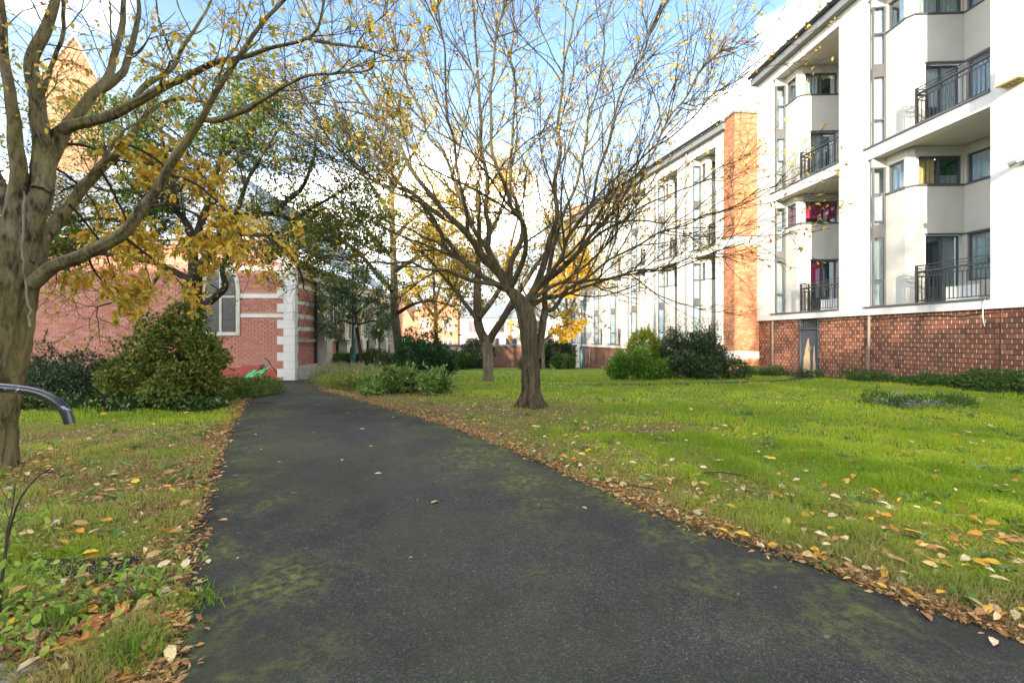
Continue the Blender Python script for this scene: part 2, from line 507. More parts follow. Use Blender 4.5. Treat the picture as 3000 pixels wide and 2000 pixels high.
MAT['twig'] = M('dark_twig_bark', (.058, .043, .027), .9, .45, 3, .5, 30, .1, stain=((2, 2, 2), (.075, .07, .028), .6))
MAT['conc'] = M('weathered_concrete', (.30, .28, .24), .92, .18, 6.0, .4, 50, stain=((3, 3, 3), (.14, .15, .08), .7))
MAT['teal'] = M('teal_lamp_post_paint', (.055, .15, .15), .5, .15, 6.0, spec=.4)
MAT['lamp_w'] = M('lantern_opal', (.75, .75, .72), .4, .03, 3)
MAT['door'] = M('blue_grey_door_paint', (.06, .07, .088), .6, .1, 4)
MAT['wood'] = M('bare_splintered_wood', (.52, .36, .21), .85, .18, 9.0, .4, 30)
MAT['pipe'] = M('pale_downpipe', (.24, .19, .155), .6, .1, 6)
MAT['white_p'] = M('white_plastic', (.75, .75, .73), .45, .04, 4)
MAT['nest'] = M('yellowed_perforated_plate', (.55, .42, .18), .7, .2, 12)
MAT['steel'] = M('brushed_steel', (.42, .42, .43), .3, .1, 9, metal=.9)
MAT['chipped'] = None
MAT['green_p'] = M('bright_green_paint', (.05, .55, .13), .35, .08, 5, spec=.5)
MAT['rubber'] = M('black_rubber', (.02, .02, .02), .8, .2, 9)
MAT['bw_far'] = M_brickwall('far_brown_brickwork', (.22, .10, .07), (.15, .075, .055), (.20, .15, .12))
MAT['bw_orange'] = M_brickwall('far_orange_brickwork', (.50, .21, .12), (.42, .17, .10), (.5, .38, .28))
MAT['bw_spire'] = M_brickwall('orange_tower_brickwork', (.52, .27, .15), (.45, .22, .12), (.52, .40, .28))
MAT['tile'] = M('terracotta_roof_tiles', (.42, .22, .13), .85, .2, 4, .3, 20)
MAT['shop'] = M('white_shop_render', (.82, .80, .80), .8, .04, 2)
MAT['mauve'] = M('mauve_paint', (.42, .22, .42), .6, .08, 3)
MAT['plaster'] = M('pale_old_plaster', (.46, .38, .31), .9, .14, 2.5, .2, 20)

def chipped_black():
    m, n, l, out = nt('chipped_black_paint')
    vec = coord(n)
    f = noise(n, l, vec, 26, 5, .6, .4)
    f2 = noise(n, l, vec, 5, 3)
    k = mixc(n, l, 1.0, ramp(n, l, f, [(.60, 0.0), (.64, 1.0)]), ramp(n, l, f2, [(.5, 0.0), (.6, 1.0)]), 'MULTIPLY')
    c = mixc(n, l, k, (.014, .015, .02), (.45, .42, .42))
    pbsdf(n, l, out, c, ramp(n, l, f2, [(.3, .16), (.7, .34)]), .6, 0, bump(n, l, f2, .1, .01))
    return m
MAT['chipped'] = chipped_black()

# ------------------------------------------------------------------ ground, paths
PL = [(504, 2000), (523, 1837), (540, 1690), (580, 1505), (619, 1390), (650, 1288), (695, 1212), (733, 1148), (759, 1122)]
PR = [(3000, 1881), (2615, 1754), (2423, 1671), (2232, 1607), (2041, 1550), (1849, 1473), (1684, 1397), (1531, 1333), (1339, 1256), (1148, 1199), (1020, 1161), (950, 1145), (926, 1122)]
def resample(pts, n):
    pts = np.asarray(pts, float)
    d = np.concatenate([[0], np.cumsum(np.linalg.norm(np.diff(pts, axis=0), axis=1))])
    t = np.linspace(0, d[-1], n)
    return np.stack([np.interp(t, d, pts[:, i]) for i in range(pts.shape[1])], 1)
def catmull(pts, n):
    pts = np.asarray(pts, float)
    if len(pts) < 3: return resample(pts, n)
    p = np.vstack([2 * pts[0] - pts[1], pts, 2 * pts[-1] - pts[-2]])
    out = []
    for i in range(1, len(p) - 2):
        for t in np.linspace(0, 1, 8, endpoint=False):
            a, b, c, d = p[i - 1], p[i], p[i + 1], p[i + 2]
            out.append(.5 * ((2 * b) + (-a + c) * t + (2 * a - 5 * b + 4 * c - d) * t * t + (-a + 3 * b - 3 * c + d) * t ** 3))
    out.append(pts[-1])
    return resample(out, n)

gl = [G(*q)[:2] for q in PL]; gr = [G(*q)[:2] for q in PR]
edgeL = [(-1.5, -8), (-1.42, 0)] + [tuple(q) for q in gl] + [(-8.2, 16.6)]
edgeR = [(20, -8), (20, -1.2), (9, .45), (4.2, 1.35)] + [tuple(q) for q in gr] + [(-6.0, 16.3)]
NP = 170
_ys = np.concatenate([np.linspace(-8, 1.5, 12, endpoint=False), 1.5 * (16.3 / 1.5) ** np.linspace(0, 1, NP - 12)])
def edge_at(e, n):
    e = np.asarray(sorted(e, key=lambda q: q[1])); return np.stack([np.interp(_ys, e[:, 1], e[:, 0]), _ys], 1)
eL, eR = edge_at(edgeL, NP), edge_at(edgeR, NP)
# roughen the edges a little (smaller far away)
def rough_edge(e, amp, seed):
    g = np.random.default_rng(seed)
    w = np.convolve(g.normal(0, 1, len(e) + 8), np.ones(3) / 3, 'same')[4:-4]
    e = e.copy(); e[:, 0] += w * amp
    return e
eL = rough_edge(eL, .035, 3); eR = rough_edge(eR, .035, 4)
eRf = resample(edgeR, 400); eLf = resample(edgeL, 400)

def side_R(x, y):
    """distance to the right path edge, vectorised"""
    p = np.stack([x, y], -1)
    d = np.full(len(p), 1e9)
    for i in range(0, len(p), 4000):
        d[i:i + 4000] = np.sqrt(((p[i:i + 4000, None] - eRf[None]) ** 2).sum(-1)).min(1)
    return d
def inside_poly(x, y, poly):
    c = np.zeros(len(x), bool); n = len(poly)
    for i in range(n):
        x0, y0 = poly[i]; x1, y1 = poly[(i + 1) % n]
        if y0 == y1: continue
        k = ((y0 > y) != (y1 > y)) & (x < (x1 - x0) * (y - y0) / (y1 - y0) + x0)
        c ^= k
    return c
path_poly = np.concatenate([eL, eR[::-1]])
CH_A = math.atan(.0375)
church_path = np.array([(-8.2, 15.9), (-6.1, 15.6), (-6.6, 22), (-7.0, 30), (-8.0, 30)])

# side path to the grey door
dp = np.array([(2.2, 13.6), (5.0, 14.0), (8.0, 15.1), (10.2, 16.4), (11.7, 18.2), (12.6, 19.1)])
dpc = catmull(dp, 40)
def near_dpath(x, y, w):
    p = np.stack([x, y], -1); d = np.full(len(p), 1e9)
    for i in range(0, len(p), 8000):
        d[i:i + 8000] = np.sqrt(((p[i:i + 8000, None] - dpc[None]) ** 2).sum(-1)).min(1)
    return d < w

# smooth value noise for litter maps
_gn = np.random.default_rng(5).random((64, 64))
def vnoise(x, y, s):
    x, y = np.asarray(x) / s + 100, np.asarray(y) / s + 100
    xi, yi = np.floor(x).astype(int), np.floor(y).astype(int)
    fx, fy = x - xi, y - yi
    fx, fy = fx * fx * (3 - 2 * fx), fy * fy * (3 - 2 * fy)
    g = lambda a, b: _gn[a % 64, b % 64]
    return (g(xi, yi) * (1 - fx) + g(xi + 1, yi) * fx) * (1 - fy) + (g(xi, yi + 1) * (1 - fx) + g(xi + 1, yi + 1) * fx) * fy

def litter(x, y):
    """0 clean turf .. 1 bare leaf litter"""
    dR = side_R(x, y)
    right = x > np.interp(y, eRf[::-1, 1][np.argsort(eRf[::-1, 1])], eRf[::-1, 0][np.argsort(eRf[::-1, 1])])
    L = np.maximum(.95 * np.exp(-(dR / (.26 + .07 * y)) ** 1.5), .62 * np.exp(-(dR / (.6 + .2 * y)) ** 2))
    dt = np.hypot((x - .1) / 1.7, (y - 8.3) / 1.9)
    L = np.maximum(L, .72 * np.exp(-dt ** 2))
    d3 = np.hypot((x + 1.6) / 3.0, (y - 8.6) / 2.3)
    L = np.maximum(L, .8 * np.exp(-d3 ** 2))
    d4 = np.hypot((x - 2.0) / 1.0, (y - 6.9) / .5)
    L = np.maximum(L, .8 * np.exp(-d4 ** 2))
    L = np.where(right, L, 0)
    # left verge: brown, greener band beside the hedge
    lv = .68 - .64 * np.exp(-((y - 7.9) / .9) ** 2) * (x < -4.2)
    lv = lv + .3 * np.exp(-np.hypot((x + 1.75) / .5, (y - 2.2) / .5) ** 2) - .25 * np.exp(-np.hypot((x + 3.2) / 1.2, (y - 2.6) / .8) ** 2)
    L = np.where(right, L, lv)
    L = L + .5 * (vnoise(x, y, .45) - .5) + .35 * (vnoise(x, y, .16) - .5)
    return np.clip(L, 0, 1)

def ground_mesh():
    xs = np.unique(np.concatenate([np.arange(-20, 22.01, .2), [-700, -300, -120, -60, -35, -26, 26, 35, 60, 120, 300, 700]]))
    ys = np.unique(np.concatenate([np.arange(0.4, 24.01, .2), np.arange(24.5, 46, .8), [-700, -300, -120, -60, -30, -15, -6, -2, 60, 90, 150, 300, 700, 1500]]))
    X, Y = np.meshgrid(xs, ys)
    x, y = X.ravel(), Y.ravel()
    z = tz(x, y)
    L = litter(x, y)
    far = np.clip((y - 16) / 8, 0, 1)
    L = L * (1 - far) * (np.abs(x) < 22)
    g = np.array([.14, .19, .025]); b = np.array([.20, .135, .07])
    c = g[None] * (1 - L[:, None]) + b[None] * L[:, None]
    nx = len(xs)
    i = np.arange(len(x)).reshape(len(ys), nx)
    q = np.stack([i[:-1, :-1], i[:-1, 1:], i[1:, 1:], i[1:, :-1]], -1).reshape(-1, 4)
    mb = MB(); mb.add(np.stack([x, y, z], 1), q, None, c)
    return mb
gr_o = part('ground', ground_mesh(), MAT['ground'], None, True)
tag(gr_o, 'grassy ground strewn with brown leaf litter', 'ground', kind='structure')

mb = MB()
nc = 30
for i in range(NP):
    pass
tt = np.linspace(0, 1, nc)
pv = eL[:, None] * (1 - tt[None, :, None]) + eR[:, None] * tt[None, :, None]
pz = tz(pv[..., 0], pv[..., 1]) + .014
pz[:, 0] -= .006; pz[:, -1] -= .006
ii = np.arange(NP * nc).reshape(NP, nc)
wd_ = np.linalg.norm(eR - eL, axis=1)[:, None]
ed_ = np.minimum(tt[None] * wd_, (1 - tt[None]) * wd_ * .75)
ef_ = np.exp(-(ed_ / .75) ** 1.4)
sp_ = np.zeros_like(ef_)
for px_, py_, r_s, k_ in ((803, 1712, .22, 1.0), (905, 1725, .2, .5), (960, 1880, .16, .4), (1390, 1345, .5, .8), (1560, 1415, .35, .7), (1830, 1470, .3, .8), (1960, 1560, .25, .5), (780, 1215, .55, 1.0), (1080, 1190, .5, .6), (2080, 1700, .2, .5), (1590, 1690, .16, .35), (2420, 1790, .16, .5), (2620, 1830, .12, .6), (700, 1420, .3, .3)):
    q_ = G(px_, py_); sp_ = np.maximum(sp_, k_ * np.exp(-((pv[..., 0] - q_[0]) ** 2 + ((pv[..., 1] - q_[1]) * .9) ** 2) / r_s ** 2))
pc_ = np.stack([ef_, sp_, 0 * ef_], -1).reshape(-1, 3)
mb.add(np.concatenate([pv, pz[..., None]], -1), np.stack([ii[:-1, :-1], ii[:-1, 1:], ii[1:, 1:], ii[1:, :-1]], -1).reshape(-1, 4), None, pc_)
po = part('path', mb, MAT['asphalt'], None, True)
tag(po, 'wide dark asphalt path with moss patches curving towards the church', 'path', kind='structure')
# stretch beside the church wall
mb = MB()
a = resample([(-7.75, 15.6), (-7.9, 20), (-8.2, 30)], 24); b = resample([(-6.05, 15.4), (-6.4, 20), (-6.9, 30)], 24)
v = []
for p_, q_ in zip(a, b): v += [[*p_, float(tz(0, p_[1])) + .008], [*q_, float(tz(0, q_[1])) + .008]]
mb.add(v, [[2 * i, 2 * i + 1, 2 * i + 3, 2 * i + 2] for i in range(23)])
tag(part('path', mb, MAT['asphalt'], None, True), 'narrow asphalt path running along the church side wall', 'path', kind='structure')
mb = MB(); v = []
tg = np.gradient(dpc, axis=0); tg /= np.linalg.norm(tg, axis=1, keepdims=True)
for p_, t_ in zip(dpc, tg):
    nrm = np.array([-t_[1], t_[0]])
    for s_ in (.34, -.34):
        q_ = p_ + nrm * s_; v.append([*q_, float(tz(0, q_[1])) + .010])
mb.add(v, [[2 * i + 1, 2 * i + 3, 2 * i + 2, 2 * i] for i in range(39)])
tag(part('path', mb, MAT['asphalt'], None, True), 'thin dark path crossing the lawn to the grey door', 'path', kind='structure')

# ------------------------------------------------------------------ apartment building
def wall_holes(mb, p, q, z0, z1, holes, th=.12):
    p, q = np.asarray(p, float), np.asarray(q, float)
    L = np.linalg.norm(q - p); t = (q - p) / L; n = np.array([t[1], -t[0]])
    ss = sorted(set([0, L] + [h[0] for h in holes] + [h[1] for h in holes]))
    zs = sorted(set([z0, z1] + [h[2] for h in holes] + [h[3] for h in holes]))
    for a, b in zip(ss[:-1], ss[1:]):
        run = None
        for c, d in zip(zs[:-1], zs[1:]):
            inh = any(a >= h[0] - 1e-6 and b <= h[1] + 1e-6 and c >= h[2] - 1e-6 and d <= h[3] + 1e-6 for h in holes)
            if inh:
                if run: mb.obox(p, t, n, a, b, -th, 0, run[0], run[1]); run = None
            else:
                run = (run[0], d) if run else (c, d)
        if run: mb.obox(p, t, n, a, b, -th, 0, run[0], run[1])

def window(parent, p, q, s0, s1, z0, z1, lights=1, trans=(), cur=None, set_back=.06, door=False, fw=.055):
    """frame as part of the building, panes and curtains as its sub-parts; local metres"""
    p, q = np.asarray(p, float), np.asarray(q, float)
    L = np.linalg.norm(q - p); t = (q - p) / L; n = np.array([t[1], -t[0]])
    mb = MB(); b = -set_back
    e = .002
    mb.obox(p, t, n, s0 + e, s0 + fw, b - .07, b, z0 + e, z1 - e); mb.obox(p, t, n, s1 - fw, s1 - e, b - .07, b, z0 + e, z1 - e)
    mb.obox(p, t, n, s0 + fw, s1 - fw, b - .07, b, z1 - fw, z1 - e); mb.obox(p, t, n, s0 + fw, s1 - fw, b - .07, b, z0 + e, z0 + fw)
    xs = np.linspace(s0, s1, lights + 1)
    for x in xs[1:-1]: mb.obox(p, t, n, x - fw * .6, x + fw * .6, b - .07, b, z0 + fw, z1 - fw)
    zs = [z0] + list(trans) + [z1]
    for z in trans:
        for x0, x1 in zip(xs[:-1], xs[1:]):
            mb.obox(p, t, n, x0 + fw, x1 - fw, b - .065, b - .004, z - .03, z + .03)
    w = part('door' if door else 'window', mb, MAT['dgrey'], parent)
    for k, (x0, x1) in enumerate(zip(xs[:-1], xs[1:])):
        for j, (za, zb) in enumerate(zip(zs[:-1], zs[1:])):
            g = MB(); g.obox(p, t, n, x0 + fw * .9, x1 - fw * .9, b - .045, b - .035, za + .03, zb - .03)
            part('pane', g, MAT['glass'], w)
    room = MB(); room.obox(p, t, n, s0 - .1, s1 + .1, b - .62, b - .60, z0 - .1, z1 + .1)  # dark sheet stands in for the unlit room behind the glass
    part('darkness_backing', room, MAT['room'], w)
    if cur:
        for (k0, k1, f0, f1, mat) in cur:
            a0, a1 = s0 + (s1 - s0) * k0, s0 + (s1 - s0) * k1
            h0, h1 = z0 + (z1 - z0) * f0, z0 + (z1 - z0) * f1
            m_ = max(6, int((a1 - a0) * 22)); v = []
            for i in range(m_ + 1):
                s_ = a0 + (a1 - a0) * i / m_
                d_ = b - .13 + (.018 * math.sin(i * 2.1) if 'blind' not in MAT[mat].name else 0)
                x_ = p + t * s_ + n * d_
                v += [[*x_, h0], [*x_, h1]]
            c_ = MB(); c_.add(v, [[2 * i, 2 * i + 2, 2 * i + 3, 2 * i + 1] for i in range(m_)])
            part('curtain', c_, MAT[mat], w)
            if mat == 'cur_pink':
                ey = MB()
                for i in range(5):
                    s_ = a0 + (a1 - a0) * (.16 + .17 * i); x_ = p + t * s_ + n * (b - .122)
                    pts = [[*x_, h0 + .06], [*(x_ + n * .004), h0 + .06]]
                    ey.tubes(np.array(pts)[None], np.array([[.016, .016]]), 8, cap=True)
                part('eyelet', ey, MAT['white_p'], w)
    return w

def railing(parent, pts, z0, detail=True):
    """balcony balustrade along 2D points"""
    rl = thing_part = bpy.data.objects.new('balcony_railing', None)
    COL.objects.link(rl); rl.parent = parent
    H = [.98, 1.09, 1.18]
    for i in range(len(pts) - 1):
        p, q = np.asarray(pts[i], float), np.asarray(pts[i + 1], float)
        L = np.linalg.norm(q - p); t = (q - p) / L; n = np.array([t[1], -t[0]])
        mb = MB()
        for hw_, za, zb in ((.03, .97, 1.02), (.012, 1.08, 1.10), (.012, 1.17, 1.195), (.015, .82, .845), (.02, .06, .09)):
            mb = MB(); mb.obox(p, t, n, 0, L, -hw_, hw_, z0 + za, z0 + zb); part('rail', mb, MAT['black'], rl)
        for s_ in np.linspace(.3, L - .1, max(2, int(L / .8))) if L > 1 else []:
            mb = MB(); mb.obox(p, t, n, s_ - .01, s_ + .01, -.01, .01, z0 + 1.02, z0 + 1.17); part('spacer', mb, MAT['black'], rl)
        nb = max(3, int(L / .115))
        if detail:
            bar = MB(); bar.box(-.008, .008, -.008, .008, 0, .73)
            bm_ = bar.mesh('baluster'); bm_.materials.append(MAT['black'])
            rg = MB(); an = np.linspace(0, 2 * math.pi, 11)
            rg.tubes(np.stack([.055 * np.cos(an), 0 * an, .055 * np.sin(an)], 1)[None], np.full((1, 11), .007), 4)
            rm_ = rg.mesh('ring'); rm_.materials.append(MAT['black'])
            ang = math.atan2(t[1], t[0])
            for k in range(nb):
                x_ = p + t * L * (k + .5) / nb
                o = link('baluster', bm_, None, rl); o.location = (*x_, z0 + .09)
                o = link('ring', rm_, None, rl); o.location = (*x_, z0 + .907); o.rotation_euler = (0, 0, ang)
        else:
            mb = MB()
            for k in range(nb):
                x_ = L * (k + .5) / nb
                mb.obox(p, t, n, x_ - .008, x_ + .008, -.008, .008, z0 + .09, z0 + .82)
            part('baluster', mb, MAT['black'], rl, kind='stuff')
    for p in pts[:-1]:
        mb = MB(); mb.box(p[0] - .03, p[0] + .03, p[1] - .03, p[1] + .03, z0 + .01, z0 + 1.2)
        part('post', mb, MAT['black'], rl)
    return rl

def bay(parent, an, af, z0, U=5.63, k=1.0, cur=None, detail=True):
    """recessed two-storey bay between jambs an (near) and af (far); floor level z0"""
    f = U / 5.63
    cur = cur or {}
    d = (af - an)
    P0 = (af - .20, -.03); P1 = (af - .31, -.43); P2 = (af - .31 - .75 * k, -.39)
    P3 = (P2[0] - .2, -.52); P4 = (P3[0] - .22, -2.06); P5 = (an - .1, -2.10)
    H = lambda v: z0 + v * f
    zt = H(5.24)
    mb = MB()
    wall_holes(mb, P1, P2, z0 - .02, zt, [(.06, .75 * k - .06, H(3.98), H(4.93))])
    wall_holes(mb, P2, P3, z0 - .02, zt, [])
    L34 = math.dist(P3, P4); L45 = math.dist(P4, P5)
    wall_holes(mb, P3, P4, z0 - .02, zt, [(.12, L34 - .06, H(3.98), H(4.93)), (.34, L34 - .06, H(.06), H(2.33))])
    wall_holes(mb, P4, P5, z0 - .02, zt, [(.08, L45 - .15, H(3.98), H(4.93)), (.08, L45 - .15, H(.8), H(2.33))])
    wall_holes(mb, P0, P1, H(4.93), zt, [])
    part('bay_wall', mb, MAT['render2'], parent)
    # window band sill strips
    for A, B in ((P1, P2), (P2, P3), (P3, P4), (P4, P5)):
        mb = MB(); A, B = np.array(A), np.array(B); L = np.linalg.norm(B - A); t = (B - A) / L; n = np.array([t[1], -t[0]])
        mb.obox(A, t, n, 0, L, .002, .035, H(3.93), H(3.985)); part('sill', mb, MAT['dgrey'], parent)
        if A[1] <= -.5: mb = MB(); mb.obox(A, t, n, .3 if A[1] > -1 else 0, L, .002, .03, H(2.33), H(2.38)); part('lintel', mb, MAT['dgrey'], parent)
    Ls = math.dist(P0, P1)
    window(parent, P0, P1, 0, Ls, H(.04), H(4.93), 1, (H(.96), H(2.49), H(2.88), H(3.98)), cur.get('strip'), .0)
    sp = MB(); A, B = np.array(P0), np.array(P1); t = (B - A) / Ls; n = np.array([t[1], -t[0]])
    sp.obox(A, t, n, .05, Ls - .05, -.03, -.012, H(2.52), H(2.85))
    part('spandrel_panel', sp, MAT['dgrey'], parent)
    window(parent, P1, P2, .06, .75 * k - .06, H(3.98), H(4.93), 1, (), cur.get('side'))
    window(parent, P3, P4, .12, L34 - .06, H(3.98), H(4.93), 2, (), cur.get('upper'))
    window(parent, P3, P4, .34, L34 - .06, H(.06), H(2.33), 2, (), cur.get('door'), .12, True)
    window(parent, P4, P5, .08, L45 - .15, H(3.98), H(4.93), 3 if k == 1 else 2, (), cur.get('back_up'))
    window(parent, P4, P5, .08, L45 - .15, H(.8), H(2.33), 3 if k == 1 else 2, (), cur.get('back_low'))
    # balcony floor and its dark edge
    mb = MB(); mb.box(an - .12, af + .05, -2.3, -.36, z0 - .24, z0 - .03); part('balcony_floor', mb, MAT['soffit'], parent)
    mb = MB(); mb.box(an + .004, af + .12, -.20, .045, z0 + .003, z0 + .055); part('balcony_edge', mb, MAT['dgrey'], parent)
    ra = P3[0] - .45
    railing(parent, [(ra, -.45), (ra, -.09), (an + .01, -.09)], z0 + .05, detail)

def bricks(rng, s0, s1, z0, z1, bl, bh, joint, holes=()):
    """list of (s_start, s_end, z_start, z_end) in running bond"""
    out = []
    r = 0; z = z0
    while z + bh * .5 < z1:
        zt_ = min(z + bh - joint, z1)
        s = s0 - (bl / 2 if r % 2 else 0)
        while s < s1:
            a, b = max(s, s0), min(s + bl - joint, s1)
            if b - a > .03 and not any(b > h[0] and a < h[1] and zt_ > h[2] and z < h[3] for h in holes):
                out.append((a, b, z, zt_))
            elif b - a > .03:
                for h in holes:
                    if zt_ > h[2] and z < h[3]:
                        if a < h[0] - .03 < b: out.append((a, h[0] - joint, z, zt_))
                        if a < h[1] + .03 < b: out.append((h[1] + joint, b, z, zt_))
            s += bl
        z += bh; r += 1
    return out

AB1 = math.atan2(1, -.0975)
B1 = thing('apartment_building', 'white rendered apartment block with recessed balconies over brown brick basement', 'building', (14.2, 0, 0), AB1)
KA = math.hypot(1, .0975)
n0, n1, f0, f1, aend = 12.36 * KA, 16.18 * KA, 17.4 * KA, 21.2 * KA, 22.32 * KA
ZB, Z0, Z1, ZT, ZE = 2.15, 2.40, 8.03, 13.27, 13.66
mb = MB()
for a, b in ((3.0, n0), (n1, f0), (f1, aend)):
    mb.box(a, b, -.35, 0, ZB, ZE)
for a, b in ((n0, n1), (f0, f1)):
    mb.box(a, b, -.35, 0, ZB, Z0); mb.box(a, b, -.35, 0, 7.64, Z1); mb.box(a, b, -.35, 0, ZT, ZE)
    mb.box(a - .3, a, -2.3, -.352, ZB, ZE)
    mb.box(b, b + .3, -2.3, -.352, ZB, ZE)
mb.box(aend - .3, aend, -9, -.352, ZB, ZE + 2)
part('wall', mb, MAT['render'], B1)
for a, b in ((n0, n1), (f0, f1)):
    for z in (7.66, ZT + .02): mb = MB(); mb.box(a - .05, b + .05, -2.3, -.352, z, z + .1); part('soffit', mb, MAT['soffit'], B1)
cR_low = {'strip': [(.1, .95, .62, .80, 'cur_pat')], 'side': [(.0, .5, 0, 1, 'cur_white')], 'upper': [(.0, .46, 0, 1, 'cur_cream'), (.5, 1, 0, .38, 'cur_beige'), (.5, 1, .38, 1, 'cur_green')],
          'door': [(.55, 1, 0, 1, 'cur_beige')], 'back_up': [(0, 1, 0, 1, 'cur_white')], 'back_low': [(0, .6, 0, 1, 'cur_pat')]}
cR_up = {'strip': [(.3, 1, 0, 1, 'cur_white')], 'side': [(.4, 1, 0, 1, 'cur_white')], 'upper': [(0, 1, 0, 1, 'cur_pat')],
         'door': [(0, .55, .42, 1, 'cur_pat'), (.6, 1, .3, 1, 'cur_pat')], 'back_up': [(0, .5, 0, 1, 'cur_white')], 'back_low': [(0, 1, 0, 1, 'cur_white')]}
cL_low = {'strip': [], 'side': [(0, 1, .15, 1, 'cur_pink')], 'upper': [(0, .48, .25, 1, 'cur_pink'), (.52, 1, .22, 1, 'cur_pink')],
          'door': [(0, .52, .55, 1, 'cur_pink')], 'back_low': [(.1, .6, .4, 1, 'cur_white')]}
cL_up = {'strip': [(.4, 1, .3, .9, 'cur_white')], 'upper': [(0, .45, 0, 1, 'cur_pat')], 'door': [(0, .5, .2, 1, 'cur_beige')]}
bay(B1, n0, n1, Z0, cur=cR_low); bay(B1, n0, n1, Z1, cur=cR_up)
bay(B1, f0, f1, Z0, cur=cL_low); bay(B1, f0, f1, Z1, cur=cL_up)
# planters on the low balconies
for a_ in (n0 + .6, f0 + .5):
    mb = MB(); mb.box(a_, a_ + .9, -.75, -.4, Z0 + .0, Z0 + .5); part('balcony_box', mb, MAT['white_p'], B1)
# eaves and roof
mb = MB(); mb.box(2.8, aend + .1, -.5, .28, ZE + .003, ZE + .32); part('fascia', mb, MAT['mgrey'], B1)
mb = MB()
g_a = np.linspace(2.8, aend + .1, 3)
mb.tube([[x, .36, ZE + .40] for x in g_a], .085, 10)
for x in np.arange(3.2, aend, 1.1): mb.box(x, x + .05, .25, .47, ZE + .30, ZE + .50)
part('gutter', mb, MAT['black'], B1)
mb = MB(); v = [[2.8, .40, ZE + .46], [aend + .1, .40, ZE + .46], [aend + .1, -9, ZE + 3.2], [2.8, -9, ZE + 3.2]]
v += [[x, y, z - .12] for x, y, z in v]
mb.add(v, MB.BQ); part('roof', mb, MAT['slate'], B1)
# basement: mortar backing, bricks, pale perpends, joints
DA0, DA1 = 18.52 * KA, 19.58 * KA
DZ = (-.40, 1.68, 2.13)
hole = (DA0, DA1, -1.0, ZB)
zb0 = -.62
mb = MB()
for a, b, c, d in ((3.0, DA0, zb0, ZB - .004), (DA1, aend, zb0, ZB - .004)):
    mb.box(a, b, -.35, -.118, c, d)
part('mortar_bed', mb, MAT['mort_d'], B1)
rb = np.random.default_rng(21)
bl, bh, jt = .2225, .140, .017
bs = []
for a, b in ((3.0, 12.2 * KA), (12.2 * KA + .03, 17.2 * KA), (17.2 * KA + .03, aend)):
    bs += bricks(rb, a, b, zb0, ZB - .01, bl, bh, jt, [hole])
def bscore(b): return (b[0] > 11.4 * KA) * (b[2] > -.25) * (100 - b[0])
order = sorted(range(len(bs)), key=lambda i: -bscore(bs[i]))
single = set(i for i in order[:290] if abs((bs[i][1] - bs[i][0]) - (bl - jt)) < 1e-6)
cb = MB(); w_, h_, e_ = bl - jt, bh - jt, .004
cb.add([[0, 0, 0], [w_, 0, 0], [w_, 0, h_], [0, 0, h_], [e_, .02, e_], [w_ - e_, .02, e_], [w_ - e_, .02, h_ - e_], [e_, .02, h_ - e_]],
       [[5, 4, 7, 6], [0, 4, 5, 1], [1, 5, 6, 2], [2, 6, 7, 3], [3, 7, 4, 0]])
bme = cb.mesh('brick'); bme.materials.append(MAT['bk1'])
pal = np.array([(.17, .073, .048), (.27, .11, .066), (.20, .085, .055), (.31, .13, .078), (.145, .066, .047)])
st = MB(); pp = MB()
for i, (a, b, c, d) in enumerate(bs):
    j = rb.uniform(-.002, .002)
    if i in single:
        o = link('brick', bme, None, B1); o.location = (a, -.119 + j, c)
    else:
        st.box(a, b, -.119, -.099 + j, c, d, c=pal[rb.integers(5)])
    if b - a > .15 and rb.random() < .96:
        pp.box(b + .001, b + jt - .001, -.117, -.1015 + j, c + .012, d - .006)
part('brick', st, MAT['bk1s'], B1, kind='stuff', label='farther brown bricks of the basement wall')
part('pale_perpend', pp, MAT['mort_w'], B1, kind='stuff')
# grey steel door with peeled patches and grille above
mb = MB(); fr = .06
mb.box(DA0, DA0 + fr, -.20, -.07, DZ[0], ZB - .006); mb.box(DA1 - fr, DA1, -.20, -.07, DZ[0], ZB - .006)
mb.box(DA0 + fr, DA1 - fr, -.20, -.07, DZ[1], DZ[1] + .07); mb.box(DA0, DA1, -.34, -.21, zb0, ZB - .006)
dfr = part('door_frame', mb, MAT['door'], B1)
mb = MB(); mb.box(DA0 + fr + .005, DA1 - fr - .005, -.18, -.12, DZ[0] + .02, DZ[1] - .005); dr = part('door', mb, MAT['door'], B1, label='blue grey door with splintered bare wood patches')
def splint(x0, zz, w, ragged):
    v = []; t_ = []
    n_ = len(zz)
    for i, (z, l_, r_) in enumerate(zz):
        v += [[x0 + l_, -.116, z], [x0 + r_, -.116, z]]
    mb = MB(); mb.add(v, [[2 * i + 1, 2 * i, 2 * i + 2, 2 * i + 3] for i in range(n_ - 1)])
    return mb
